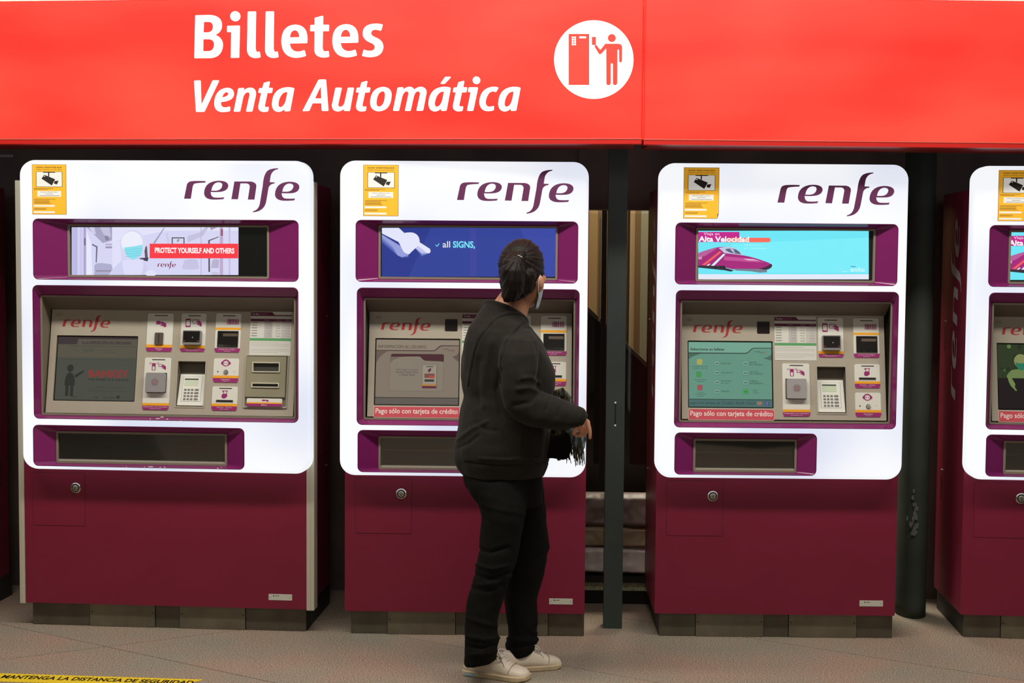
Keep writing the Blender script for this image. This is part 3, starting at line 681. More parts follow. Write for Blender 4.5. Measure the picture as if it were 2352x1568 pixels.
def white_panel(root, fr, rc, holes, th=0.088):
    u0, v0, u1, v1 = rc; R = .062
    def o(e): return rrect(u0+e, v0+e, u1-e, v1-e, R-e, 8)
    b = MB(); hs = [rrect(*h, .022, 5) for h in holes]
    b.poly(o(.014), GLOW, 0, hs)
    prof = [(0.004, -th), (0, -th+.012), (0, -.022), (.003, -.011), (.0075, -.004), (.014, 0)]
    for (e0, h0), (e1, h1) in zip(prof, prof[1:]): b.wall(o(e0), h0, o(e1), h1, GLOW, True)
    return b.build('front_panel', root, fr.M)
def plinth(root, mc, xs, z):
    for i in range(len(xs)-1):
        b = MB(); b.box(xs[i]+.0012, 0.001, xs[i+1]-.0012, z, -.02, .003 if i % 2 else -.002, STEEL if i % 2 else STEEL2, .003)
        if i % 2:
            for x in (xs[i]+.01, xs[i+1]-.01): b.disc(x, z*.62, .0028, BLACK, .0035)
        b.build('base_panel', root, mc.base.M)
    b = MB(); b.box(xs[0], 0.0, xs[-1], z, -.50, -.021, mat('base_core', (40, 40, 36), rough=.6)); b.build('base', root, mc.base.M)

def display_frame(root, mc, rc, th):
    """grey frame round a display with the dark well behind it; returns inner rect"""
    b = MB(); a = rrect(*rc, .007, 5); i_ = (rc[0]+th, rc[1]+th, rc[2]-th, rc[3]-th)
    b.prism(a, FRAME, -.02, .004, [rrect(*i_, .0015, 2)]); b.rect(*i_, BLACK, -.008)
    return b.build('display_frame', root, mc.nic.M), i_
def ticket_tray(root, mc, rc):
    b = MB(); a = rrect(*rc, .006, 5); th = .009; i_ = (rc[0]+th, rc[1]+th, rc[2]-th, rc[3]-th)
    b.prism(a, FRAME, -.02, .004, [rrect(*i_, .0015, 2)])
    o = b.build('tray_frame', root, mc.nic.M)
    u0, v0, u1, v1 = i_; t = MB(); D = .05
    IN = mat('tray_lining', (150, 146, 124), rough=.35, metal=.2)
    P = [(u0, v0, 0), (u1, v0, 0), (u1, v0+.008, -D), (u0, v0+.008, -D), (u0, v1, -D), (u1, v1, -D), (u0, v1, 0), (u1, v1, 0)]
    t.add(P, [(0, 1, 2, 3), (3, 2, 5, 4), (4, 5, 7, 6), (0, 3, 4, 6), (1, 7, 5, 2)], IN)
    t.box(u0+.004, v0+.01, u1-.004, v0+(v1-v0)*.5, -D+.001, -D+.012, mat('tray_dark_liner', (58, 54, 46), rough=.4)); t.box(u0+.01, v0+(v1-v0)*.52, u1-.01, v0+(v1-v0)*.60, -D+.001, -D+.02, mat('tray_rail', (150, 146, 132), rough=.25, metal=.8)); t.build('ticket_tray', root, mc.nic.M)
    g_ = MB(); g_.box(u0, v0+.006, u1, v1, -.006, -.003, CLEAR); g_.build('tray_flap', o, mc.nic.M, label='clear tinted flap')
    e = MB(); e.box(u0, v0, u1, v0+.007, -.006, .001, mat('flap_edge', (222, 218, 204), rough=.25, metal=.5)); e.build('flap_edge', o, mc.nic.M)
    return o
def clear(nm='tinted_clear_flap', ior=3.0):
    m = bpy.data.materials.new(nm); m.use_nodes = True; nt = m.node_tree; nt.nodes.remove(nt.nodes['Principled BSDF'])
    tr = nt.nodes.new('ShaderNodeBsdfTransparent'); tr.inputs[0].default_value = (.92, .91, .85, 1); gl = nt.nodes.new('ShaderNodeBsdfGlossy'); gl.inputs['Roughness'].default_value = .03
    fz = nt.nodes.new('ShaderNodeFresnel'); fz.inputs[0].default_value = ior; mx = nt.nodes.new('ShaderNodeMixShader')
    nt.links.new(fz.outputs[0], mx.inputs[0]); nt.links.new(tr.outputs[0], mx.inputs[1]); nt.links.new(gl.outputs[0], mx.inputs[2]); nt.links.new(mx.outputs[0], nt.nodes['Material Output'].inputs[0]); return m
CLEAR = clear(); PANE = clear('window_pane_glass', 1.3)

def control_well(root, mc, rc, th, px_mid, side_in):
    """frame, the dark recess above and beside, and the tilted fascia plate with hole list later"""
    b = MB(); a = rrect(*rc, .008, 5); i_ = (rc[0]+th, rc[1]+th, rc[2]-th, rc[3]-th)
    b.prism(a, FRAME, -.10, .004, [rrect(*i_, .002, 2)]); b.build('control_frame', root, mc.nic.M)
    u0, v0, u1, v1 = i_
    zt = mc.z1; s = MB()
    # sloping hood between frame top and fascia top, cheeks at both sides
    IN = mat('recess_grey', (104, 96, 86), rough=.5)
    P = [(u0, v1, 0), (u1, v1, 0), (u1, zt, -.088), (u0, zt, -.088), (u0, v0, 0), (u1, v0, 0), (u0, v0, -.1), (u1, v0, -.1), (u0, zt, -.1), (u1, zt, -.1)]
    s.add(P, [(1, 0, 3, 2), (0, 4, 6, 8, 3), (5, 1, 2, 9, 7)], IN)
    s.build('hood', root, mc.nic.M)
    return i_
# ---------------------------------------------------------------- building the machines
def side_frames(mc, ul, ur):
    return Frame(mc.W, (ul, 0, 0), 0, -math.pi/2), Frame(mc.W, (ur, 0, 0), 0, math.pi/2)
A4b = Frame(A4.W, (-0.505, 0, 0), 0, -math.pi/2)
_sa = A4b.uv(2186, 700); _sb = A4b.uv(2211, 700)
SU0, SU1 = _sa[0], _sb[0]; SV1, SV0 = A4b.uv(2200, 503)[1], A4b.uv(2200, 922)[1]

def core(mc, root, face, body_l, body_r, body_top, body_bot, base_xs, trims=None, hatch=None, lock_c=None, rating=None):
    zt = body_top; ul, ur, zb = body_l, body_r, body_bot
    b = MB(); hole = [face[0]+.03, face[1]+.03, face[2]-.03, min(face[3], zt)-.03]
    b.prism(rrect(ul, zb, ur, zt, .004), PURPLE, -.50, 0.0, [rrect(*hole)], back=True); b.rect(*hole, BLACK, -.25)
    body = b.build('cabinet', root, mc.body.M)
    L, R_ = side_frames(mc, ul-.0005, ur+.0005)
    for F_, fl_ in ((L, False), (R_, True)):
        a, c = (SU0, SU1) if not fl_ else (-SU1, -SU0)
        s = MB(); s.logo(a, SV0, c, SV1, SIDELOGO, .0008, rot=True); s.build('side_lettering', body, F_.M)
        s = MB(); cc = (a-.10) if not fl_ else (c+.07)
        for k in range(9):
            for j in range(3): s.rect(cc+j*.014, 1.28-k*.012, cc+.008+j*.014, 1.2855-k*.012, BLACK, .0006); s.rect(cc+j*.014, .62-k*.012, cc+.008+j*.014, .6255-k*.012, BLACK, .0006)
        s.cyl(cc+.014, 1.31, .004, 0, .004, CHROME); s.cyl(cc+.014, .65, .004, 0, .004, CHROME)
        s.build('vent_slots', body, F_.M, kind='stuff')
    if hatch:
        s = MB(); s.rect(hatch[0]-.0012, hatch[1]-.0012, hatch[2]+.0012, hatch[3]+.0012, mat('purple_gap', (58, 10, 30), rough=.6), .0004); s.box(*hatch, 0, .0016, PURPLE, .001); s.build('access_door', body, mc.body.M)
    if lock_c: lock(body, mc.body, lock_c)
    if rating: rating_plate(root, mc.body, rating)
    plinth(root, mc, base_xs, zb)
    return body

# ---- type with ticket trays and no cash unit (third from the left is the pattern; its neighbours are copies)
mc = A3; root = empty('ticket_machine', 'purple and white ticket machine with a green ticket menu screen and cyan train display', 'ticket machine', mc.loc, mc.rz, 'purple ticket machines in the row')
fz, nz, bz, sz = mc.face, mc.nic, mc.body, mc.base
fr_ = fz.rect(1511, 375.5, 2082, 1100.5)
n1_, n2_, n3_ = fz.rect(1550.5, 512.5, 2062.5, 655), fz.rect(1550, 668, 2061.5, 983.5), fz.rect(1549, 994, 1876, 1091)
i1, i2, i3 = nz.rect(1598, 524, 2010, 647.5), nz.rect(1560.6, 691.4, 2046.6, 971), nz.rect(1592, 1007.5, 1829.5, 1084)
bl = bz.uv(1505.5, 1250)[0]; br = bz.uv(2066, 1250)[0]-.013; zb_ = bz.uv(1785, 1411)[1]; zt_ = bz.uv(1785, 430)[1]
bodyA = core(mc, root, fr_, bl, br, zt_, zb_, [sz.uv(x, 1440)[0] for x in (1513, 1597, 1754, 1811, 1967, 2050)],
     hatch=bz.rect(1531.6, 1104, 1659.7, 1229.5), lock_c=bz.uv(1637, 1139), rating=bz.rect(1974, 1378.5, 2028, 1392))
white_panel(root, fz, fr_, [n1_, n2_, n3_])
niche(mc, root, fz, n1_, i1); niche(mc, root, fz, n2_, i2, 'control_niche'); niche(mc, root, fz, n3_, i3, 'tray_niche')
display_frame(root, mc, i1, .0085)
ticket_tray(root, mc, i3)
ct = mc.ctrl_frame(1800, 723.5, 965)
control_well(root, mc, i2, .0075, 1800, 0)
def Z5(x0, y0, x1, y1): return ct.rect(1540+x0/4.612, 660+y0/4.612, 1540+x1/4.612, 660+y1/4.612)
def Z6(x0, y0, x1, y1): return ct.rect(1760+x0/4.612, 660+y0/4.612, 1760+x1/4.612, 660+y1/4.612)
fas = (i2[0]+.014, .002, i2[2]-.012, mc.ctl_len)
SCR_A = Z5(184, 565, 1089, 1276); KP_A = Z6(541, 840, 842, 1330)
b = MB(); b.prism(rrect(*fas, .002), FACE, -.008, 0, [rrect(*SCR_A, .004), rrect(*KP_A, .001)]); fasA = b.build('fascia', root, ct.M)
b = MB(); b.logo(*Z5(237, 345, 765, 530), ink((168, 34, 40)), .0006); b.build('lettering', fasA, ct.M, label='red operator word mark on the fascia')
b = MB(); b.box(*Z5(175, 327, 235, 356), 0, .001, ink((158, 150, 124)), .001); b.build('maker_label', fasA, ct.M)
b = MB(); b.box(*Z5(917, 362, 1050, 488), 0, .0015, mat('camera_window_glass', (26, 14, 14), rough=.35, spec=.2), .004); b.build('camera_window', fasA, ct.M)
PL = {'fare': Z6(88, 308, 528, 772), 'cl': Z6(549, 322, 815, 741), 'bar': Z6(922, 328, 1194, 744), 'rd': Z6(172, 805, 460, 1366), 'card': Z6(934, 813, 1203, 1066), 'help': Z6(941, 1114, 1214, 1371)}
fare_table(root, ct, PL['fare']); p_contactless(root, ct, PL['cl']); p_barcode(root, ct, PL['bar']); p_reader(root, ct, PL['rd']); p_card(root, ct, PL['card']); p_help(root, ct, PL['help'])
keypad(root, ct, KP_A)
lg_ = MB(); lg_.logo(*fz.rect(1785.9, 395.4, 2053.8, 496.4), LOGO, .0012); lg_.build('lettering', root, fz.M)
VN_A = fz.rect(1570, 384.5, 1651.5, 502); RN_A = Z5(194, 1290, 1098, 1402)
U_A = dict(face=fr_)
def dup(r, mcx, label, group):
    o = r.copy(); COL.objects.link(o); o.location = mcx.loc; o.rotation_euler = (0, 0, mcx.rz); o['label'] = label; o['group'] = group
    def rec(a, pa):
        for ch in list(a.children):
            c = ch.copy(); COL.objects.link(c); c.parent = pa; rec(ch, c)
    rec(r, o); return o
GRP = 'purple ticket machines in the row'
roots = {}
roots[2] = dup(root, A2, 'ticket machine behind the standing person, its upper display dark blue', GRP)
roots[3] = root
roots[4] = dup(root, A4, 'ticket machine cut off by the right edge, a masked figure on its touch screen', GRP)
roots[0] = dup(root, A0, 'ticket machine at the far left of the row, only its dark side visible', GRP)
for k_, m_ in ((2, A2), (3, A3), (4, A4), (0, A0)):
    if m_ is not A3:
        m_.ctl = Frame(m_.W, ct.M.translation, 0); m_.ctl.M = ct.M.copy(); m_.ctl.W = m_.W @ ct.M; m_.ctl.I = m_.ctl.W.inverted()
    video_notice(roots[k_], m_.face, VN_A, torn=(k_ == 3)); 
    red_notice(roots[k_], m_.ctl, RN_A, ragged=(k_ == 3))

# ---- the wider machine with coin and banknote units
mc = B1; root = empty('ticket_machine', 'wider purple and white ticket machine with beige side strips and coin and banknote slots', 'ticket machine', mc.loc, mc.rz, GRP); roots[1] = root
fz, nz, bz, sz = mc.face, mc.nic, mc.body, mc.base
fr_ = fz.rect(45.5, 367.5, 711, 1083.5)
n1_, n2_, n3_ = fz.rect(75.5, 503.5, 686, 644.5), fz.rect(76, 657, 685.5, 966), fz.rect(76, 979, 561.5, 1074)
i1, i2, i3 = nz.rect(156, 516, 618.5, 638), nz.rect(94.7, 680.5, 680, 957), nz.rect(130, 992.5, 522, 1066)
bl = bz.uv(58, 1250)[0]; br = bz.uv(704, 1250)[0]; zb_ = bz.uv(380, 1391)[1]; zt_ = bz.uv(715, 417)[1]
body = core(mc, root, fr_, bl, br, zt_, zb_, [sz.uv(x, 1420)[0] for x in (75, 207, 357, 413, 564, 703)],
     hatch=bz.rect(76, 1086, 195, 1206), lock_c=bz.uv(174.5, 1120), rating=bz.rect(617, 1364, 671, 1378))
for a, c in ((bz.uv(45.5, 1250)[0], bl-.001), (br+.001, bz.uv(722, 1250)[0])):
    b = MB(); b.box(a, zb_-.003, c, zt_, -.06, .004, TRIM, .002); mid = (a+c)/2; b.box(mid-.0015, zb_, mid+.0015, zt_, .004, .0055, TRIM); b.build('edge_strip', root, bz.M)
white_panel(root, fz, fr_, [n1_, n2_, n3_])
niche(mc, root, fz, n1_, i1); niche(mc, root, fz, n2_, i2, 'control_niche'); niche(mc, root, fz, n3_, i3, 'tray_niche')
display_frame(root, mc, i1, .0085); ticket_tray(root, mc, i3)
ct = mc.ctrl_frame(390, 713.5, 953)
control_well(root, mc, i2, .0075, 390, 0)
def Z3(x0, y0, x1, y1): return ct.rect(60+x0/4.612, 650+y0/4.612, 60+x1/4.612, 650+y1/4.612)
def Z4(x0, y0, x1, y1): return ct.rect(380+x0/4.612, 650+y0/4.612, 380+x1/4.612, 650+y1/4.612)
fas = (i2[0]+.014, .002, i2[2]-.014, mc.ctl_len)
SCR_B = Z3(303, 556, 1168, 1250); KP_B = Z4(124, 828, 414, 1305)
b = MB(); b.prism(rrect(*fas, .002), FACE, -.008, 0, [rrect(*SCR_B, .004), rrect(*KP_B, .001)]); fasB = b.build('fascia', root, ct.M)
b = MB(); b.logo(*Z3(385, 338, 893, 515), ink((168, 34, 40)), .0006); b.build('lettering', fasB, ct.M)
b = MB(); b.box(*Z3(318, 320, 385, 348), 0, .001, ink((158, 150, 124)), .001); b.build('maker_label', fasB, ct.M)
p_coin(root, ct, Z3(1282, 322, 1556, 725)); p_reader(root, ct, Z3(1246, 790, 1526, 1343)); p_contactless(root, ct, Z4(165, 322, 428, 727))
p_barcode(root, ct, Z4(531, 322, 798, 733)); p_help(root, ct, Z4(510, 798, 778, 1052)); p_card(root, ct, Z4(494, 1095, 764, 1350))
fare_table(root, ct, Z4(897, 303, 1333, 768)); keypad(root, ct, KP_B, (196, 206, 182)); banknote(root, ct, Z4(838, 762, 1298, 1322))
lg_ = MB(); lg_.logo(*fz.rect(380+168/3.92, 340+180/3.92, 380+1207/3.92, 340+577/3.92), LOGO, .0012); lg_.build('lettering', root, fz.M)
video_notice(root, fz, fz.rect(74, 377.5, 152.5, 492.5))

ch = MB(); W_ = mat('chipped_white', (226, 224, 222), rough=.6)
for k_, (x, y, w_) in enumerate([(147, 964, 3), (203, 965, 3), (290, 966, 3), (338, 965, 3), (345, 962, 4), (362, 961, 12), (372, 957.5, 9), (384, 962, 5), (415, 966, 5), (283, 1073, 3), (290, 1072, 3), (332, 1072, 2), (346, 1071.5, 14), (368, 1073, 4), (378, 1073, 4), (500, 1075, 4), (508, 1072, 2)]):
    q_ = [fz.uv(x+dx, y+dy, -.0012) for dx, dy in ((-w_/2, .8), (-w_/4, -.9), (w_/3, -1.2), (w_/2, .6), (0, 1.3))]; ch.poly(q_[::-1], W_, -.0012)
ch.build('chipped_paint', root, fz.M, kind='stuff')

# ---------------------------------------------------------------- what the displays show (drawn with photograph pixels on each display's own plane)
class Screen:
    def __init__(s, mc, ox, oy, sc, fr=None, h=-.0075):
        s.F = fr or mc.nic; s.o = (ox, oy, sc); s.h = h; s.b = MB(); s.k = 0
    def pt(s, x, y): return s.F.uv(s.o[0]+x/s.o[2], s.o[1]+y/s.o[2], s.h)
    def nx(s): s.k += 1; return s.h+s.k*.00008
    def poly(s, pts, rgb, k=1.0, holes=()):
        s.b.poly([s.pt(*p) for p in (path(pts) if isinstance(pts, str) else pts)], scr(rgb, k), s.nx(), [[s.pt(*p) for p in q] for q in holes]); return s
    def rect(s, x0, y0, x1, y1, rgb, k=1.0, r=0): return s.poly(rrect(x0, y0, x1, y1, r, 4), rgb, k)
    def text(s, t, x0, y0, x1, y1, rgb, k=1.0, **kw):
        a = s.pt(x0, y1); c = s.pt(x1, y0); s.b.text(t, a[0], a[1], c[0], c[1], scr(rgb, k), s.nx(), **kw); return s
    def logo(s, x0, y0, x1, y1, rgb): a = s.pt(x0, y1); c = s.pt(x1, y0); s.b.logo(a[0], a[1], c[0], c[1], scr(rgb), s.nx()); return s
    def done(s, name, root, label=None):
        o = s.b.build(name, root, s.F.M)
        if label: o['label'] = label
        return o
def clip_rect(s, rc, m=BLACK): s.b.rect(*rc, m, s.h-.0001)

# machine 1: train cabin picture with a masked white figure
s = Screen(B1, 0, 340, 3.92)
s.rect(645, 712, 2147, 1142, (214, 214, 244)).rect(2147, 705, 2410, 1145, (24, 24, 20), .6)
s.rect(645, 712, 700, 1142, (188, 186, 226)).rect(715, 712, 745, 1142, (204, 200, 238)).rect(752, 712, 775, 1142, (176, 166, 206)).rect(758, 810, 770, 875, (120, 96, 120))
s.poly([(780, 712), (1010, 712), (1010, 830), (925, 855)], (168, 164, 196)).poly([(800, 712), (850, 712), (865, 775), (835, 770)], (206, 206, 232)).poly([(900, 712), (985, 712), (1000, 800), (935, 780)], (196, 194, 220))
s.poly([(940, 795), (970, 790), (985, 825), (955, 835)], (140, 132, 158))
s.poly([(780, 740), (820, 860), (830, 1142), (780, 1142)], (232, 232, 252)).poly([(830, 860), (880, 885), (872, 1030), (862, 1030), (866, 892), (830, 875)], (110, 104, 130))
s.rect(950, 862, 1010, 872, (170, 162, 192)).rect(950, 884, 1010, 902, (160, 150, 184))
s.poly(path('M1010 712 L2147 712 L2147 745 L1500 745 L1010 840Z'), (226, 226, 250)).rect(1010, 835, 1090, 1142, (224, 224, 250))
s.poly(path('M850 1142 L850 1060 Q860 1030 920 1035 L1000 1045 Q1020 1060 1010 1142Z'), (176, 174, 206)).rect(865, 1100, 1000, 1110, (140, 134, 160))
s.poly([(1380, 855), (1475, 718), (1485, 718), (1395, 860)], (160, 158, 184)).poly([(1490, 772), (1510, 760), (1530, 850), (1505, 855)], (205, 205, 232))
s.rect(1547, 803, 1663, 862, (92, 88, 100)).rect(1557, 813, 1653, 862, (212, 216, 240)).poly([(1600, 820), (1620, 818), (1610, 845), (1590, 840)], (150, 160, 175))
s.poly([(1690, 790), (1800, 760), (1850, 712), (1880, 712), (1830, 790), (1690, 850)], (196, 194, 222)).rect(1808, 712, 1816, 1142, (196, 180, 214))
s.poly([(1876, 830), (1970, 795), (1970, 802), (1890, 835), (1892, 1115), (1878, 1115)], (84, 80, 92)).poly([(1890, 712), (1960, 712), (1900, 740)], (172, 160, 184)).rect(1980, 712, 2010, 1142, (190, 172, 206)).rect(1990, 730, 2008, 790, (150, 90, 110))
s.rect(2060, 712, 2076, 1142, (200, 192, 226)).poly(path('M1640 1085 L1660 1010 Q1720 990 1780 1010 L1795 1085 Q1710 1100 1640 1085Z'), (198, 196, 226)).poly(path('M1900 1080 L1915 1005 Q1960 990 1975 1010 L1970 1080Z'), (184, 178, 208))
s.poly([(1905, 1115), (1975, 1115), (1970, 1142), (1910, 1142)], (200, 196, 222)).poly([(1300, 895), (1325, 880), (1335, 1010), (1310, 1015)], (96, 90, 104)).poly([(1250, 990), (1340, 985), (1330, 1020), (1290, 1010)], (70, 66, 84))
s.poly(path('M980 1142 Q1020 1075 1110 1005 L1290 1002 Q1345 1060 1335 1142Z'), (208, 208, 240)).poly(path('M1105 1010 Q1200 995 1290 1010 Q1300 1080 1270 1142 L1130 1142 Q1100 1080 1105 1010Z'), (222, 222, 250)).poly(circ(1360, 1128, 48, 20, 30), (226, 226, 252))
s.poly(circ(1198, 872, 114, 40, 134), (214, 216, 240)).poly(circ(1190, 850, 96, 36, 100), (236, 238, 252))
s.poly(path('M1118 895 Q1150 890 1180 888 Q1240 880 1280 868 Q1295 915 1270 960 Q1230 1005 1190 1002 Q1130 970 1118 895Z'), (140, 224, 238))
for yy in (915, 935, 955, 975): s.poly([(1130, yy), (1275, yy-12), (1275, yy-8), (1130, yy+4)], (96, 196, 218))
s.rect(1350, 860, 2147, 992, (250, 62, 72)); s.text('PROTECT YOURSELF AND OTHERS', 1397, 900, 2112, 944, (255, 250, 250), 1.0, bold=.035)
s.logo(1420, 1020, 1585, 1088, (128, 40, 76)); s.done('display', roots[1], 'display with a white masked figure and a red banner reading PROTECT YOURSELF AND OTHERS')

# machine 2: blue picture with a pointing hand
s = Screen(A2, 760, 340, 3.92)
s.rect(458, 716, 2030, 1158, (52, 68, 152))
s.poly([(458, 716), (900, 716), (700, 1158), (458, 1158)], (46, 60, 142)).poly([(1250, 716), (1310, 716), (1310, 1158), (1250, 1158)], (62, 70, 156)).poly([(1700, 716), (2030, 716), (2030, 1158), (1900, 1158)], (60, 74, 164))
for i_ in range(10):
    a = i_/9; c0 = (150, 158, 220); c1_ = (58, 74, 158); cc = tuple(int(c0[j]*(1-a)+c1_[j]*a) for j in range(3)); d = 66-i_*6.5
    s.poly([(460, 770+d), (620, 870+d*.9), (700, 955+d*.45), (640, 980+d*.1), (600, 965-0*d), (560, 880+d*.9), (460, 790+d)], tuple(int(c1_[j]*(1-a)+c0[j]*a) for j in range(3)))
for i_ in range(6):
    a = i_/5; c0 = (58, 74, 158); c1_ = (190, 196, 240)
    s.poly([(760, 900), (790, 868), (880, 945), (860, 960-i_*3), (820, 982-i_*8)], tuple(int(c0[j]*(1-a)+c1_[j]*a) for j in range(3)))
s.poly(path('M460 718 L612 718 L662 764 Q700 756 735 760 Q800 775 800 848 L890 905 Q903 925 893 940 Q884 952 868 945 L784 880 L735 925 L705 955 Q665 950 650 925 L610 845 Q560 820 460 768Z'), (228, 230, 252))
s.poly(path('M940 872 L946 868 L955 880 L974 856 L979 860 L957 889Z'), (110, 230, 250)); s.text('all', 1006, 838, 1074, 895, (222, 228, 236), bold=.01); s.text('SIGNS,', 1099, 838, 1298, 908, (120, 226, 246), bold=.03)
s.done('display', roots[2], 'dark blue display with a white pointing hand and the words all SIGNS')

# machines 3 and 4: cyan train advertisement
def train_ad(mc, ox, oy, xr, root, strip=True, full=True):
    s = Screen(mc, ox, oy, 3.92)
    x0 = 406; y0, y1 = (704, 1142) if strip else (672, 1112)
    s.rect(x0, y0, xr, y1, (112, 230, 246)).poly([(x0+300, y0+120), (xr, y0+60), (xr, y1-60), (x0+300, y1-60)], (124, 238, 250))
    if strip: s.rect(x0, 1096, xr, 1142, (228, 234, 248))
    s.rect(x0, 715, 778, 772, (198, 44, 142), r=6).rect(x0, 765, 650, 806, (198, 44, 142)).rect(645, 768, 1058, 808, (250, 108, 88), r=18).rect(640, 768, 670, 806, (216, 60, 130))
    s.text('Viaja en', 455, 720, 598, 752, (250, 225, 245)); s.text('Alta Velocidad', 410, 757, 864, 803, (255, 250, 252), bold=.03)
    s.text('del 28 de junio', 820, 828, 985, 841, (196, 248, 252)); s.text('al 11 de diciembre', 820, 855, 1022, 868, (196, 248, 252))
    s.poly(path('M406 905 Q470 880 540 862 Q600 845 700 850 Q770 870 805 925 Q900 940 1000 978 Q1060 995 1072 1018 Q1060 1042 980 1052 L720 1052 L640 1032 L406 1024Z'), (168, 44, 124))
    s.poly(path('M406 905 Q470 880 540 862 L580 860 L470 930 L406 950Z'), (186, 96, 156)).poly(path('M640 935 L820 950 Q930 960 1000 990 L880 985 L640 970Z'), (196, 84, 152)).poly(path('M810 955 L900 958 L960 975 L850 972Z'), (226, 170, 204))
    s.poly(path('M590 862 Q640 846 700 850 Q775 868 806 926 L700 912 L640 905 Q620 880 590 862Z'), (196, 200, 226)).poly(path('M648 872 Q690 858 730 868 Q780 885 790 918 L725 908 Q670 900 648 872Z'), (92, 100, 124)).poly([(690, 866), (720, 868), (740, 908), (728, 906)], (190, 194, 220))
    s.poly([(440, 1012), (600, 888), (618, 896), (468, 1016)], (240, 96, 96)).poly([(522, 1018), (632, 912), (652, 916), (548, 1020)], (214, 240, 246)).poly([(478, 1020), (505, 1000), (515, 1004), (495, 1024)], (214, 240, 246))
    s.text('ne', 408, 940, 440, 962, (222, 190, 220)) if False else s.poly([(408, 940), (440, 938), (438, 962), (408, 962)], (204, 150, 190))
    s.poly([(406, 1018), (600, 1020), (640, 1018), (655, 1040), (730, 1062), (700, 1072), (640, 1060), (406, 1036)], (54, 50, 60)).poly(path('M730 1046 L960 1048 Q1030 1040 1072 1016 Q1066 1050 1022 1056 L1028 1078 L960 1082 L880 1070 L740 1062Z'), (120, 130, 146)).poly(path('M950 1046 Q1030 1030 1060 1002 Q1074 1010 1072 1022 Q1055 1050 1010 1056Z'), (74, 40, 66))
    for xx in (560, 610, 640): s.poly(circ(xx, 1032, 10, 12), (34, 32, 40))
    if full:
        s.text('avlo', 1776, 1033, 1906, 1074, (200, 244, 250), bold=.03).rect(1778, 1024, 1822, 1030, (60, 110, 190)); s.poly(circ(1672, 1045, 40, 24, 20), (132, 236, 248)); s.rect(1704, 1070, 1744, 1076, (190, 246, 250))
    return s.done('display', root, 'cyan display with a purple high-speed train and the words Viaja en Alta Velocidad')
train_ad(A3, 1500, 350, 1942, roots[3])
train_ad(A4, 2212.4, 359, 1942, roots[4], strip=False)

# touch screens (on the tilted fascia, set slightly back)
def touch(mc, rect_, ox, oy, sc, bg, k=1.0):
    s = Screen(mc, ox, oy, sc, fr=mc.ctl, h=-.008); s.b.rect(rect_[0]-.002, rect_[1]-.002, rect_[2]+.002, rect_[3]+.002, BLACK, -.0082)
    u0, v0, u1, v1 = rect_; e = .005
    s.b.rect(u0+e, v0+e, u1-e, v1-e, scr(bg, k), s.nx()); s.n = N((u0+e, v0+e, u1-e, v1-e))
    return s
def smap(s, X0, Y0, X1, Y1):              # use crop coordinates of the lit area
    n = s.n; s.pt = lambda x, y: n((x-X0)/(X1-X0), (y-Y0)/(Y1-Y0)); return s
# machine 3: green menu
s = smap(touch(A3, SCR_A, 0, 0, 1, (96, 142, 124)), 193, 578, 1082, 1268)
s.rect(193, 578, 1082, 640, (112, 160, 140)).poly(path('M193 640 L830 640 Q860 600 900 600 L1082 600 L1082 640Z'), (104, 152, 132))
s.poly(path('M193 578 L1082 578 L1082 634 L905 636 Q875 638 850 665 Q830 688 805 692 L193 692Z'), (112, 160, 140))
s.poly(path('M193 690 L800 690 Q828 686 848 662 Q875 634 905 634 L1082 634 L1082 642 L905 642 Q880 644 855 668 Q832 698 800 700 L193 702Z'), (52, 66, 62))
s.poly(path('M193 702 L330 702 Q230 730 193 760Z'), (70, 100, 90)).poly(path('M1082 700 L1082 770 Q1040 760 990 745 Q1060 735 1082 700Z'), (74, 104, 94))
s.text('Seleccione su billete', 212, 640, 575, 668, (30, 44, 44), bold=.02).text('renfe', 895, 666, 955, 682, (60, 70, 76), shear=.3).poly(circ(1013, 686, 7), (190, 60, 60)).rect(950, 682, 1000, 690, (80, 104, 98))
for (x, y, c) in ((310, 790, (168, 160, 84)), (300, 925, (64, 140, 78)), (312, 1065, (150, 80, 84))): s.rect(x-30, y-30, x+28, y+30, c, r=12)
for x in (497, 803):
    for k_, y in enumerate((805, 905, 1008, 1105)):
        g_ = x == 803 and k_ == 3
        s.rect(x-32, y-28, x+28, y+26, (70, 120, 100), r=12).rect(x-30, y-24, x+24, y+22, (64, 156, 82) if g_ else (116, 156, 142), r=10)
        s.rect(x-20, y-6, x+16, y+8, (76, 110, 98) if not g_ else (50, 120, 60))
D_ = (40, 62, 56)
for t_, x, y, w_ in (('BILLETE IDA', 540, 805, 105), ('CERCANÍAS IDA', 540, 903, 125), ('BONOTREN', 540, 993, 105), ('10 viajes', 540, 1018, 80), ('MENSUAL', 540, 1103, 88), ('BILLETE', 845, 793, 75), ('IDA Y REGRESO', 845, 816, 140), ('CERCANÍAS', 845, 892, 92), ('IDA Y REGRESO', 845, 914, 140), ('TREN', 845, 993, 84), ('REGRESO', 845, 1016, 140), ('OTROS', 875, 1093, 50), ('TÍTULOS', 875, 1116, 60)):
    s.text(t_, x, y-8, x+w_, y+8, D_)
for t_, x0, x1, y in (('Consulta horarios', 225, 395, 840), ('y billete a un día', 228, 395, 862), ('Recarga tarjeta', 250, 382, 980), ('transporte', 270, 355, 1000), ('Tarjeta', 280, 350, 1118), ('transporte', 262, 372, 1138), ('público', 278, 355, 1158)): s.text(t_, x0, y-7, x1, y+7, D_)
s.rect(193, 1186, 1082, 1194, (44, 60, 60)).rect(193, 1194, 1082, 1268, (70, 104, 100)).text('pago con tarjeta de Crédito, Renfe Ticket', 200, 1212, 905, 1250, (40, 58, 60), shear=.25)
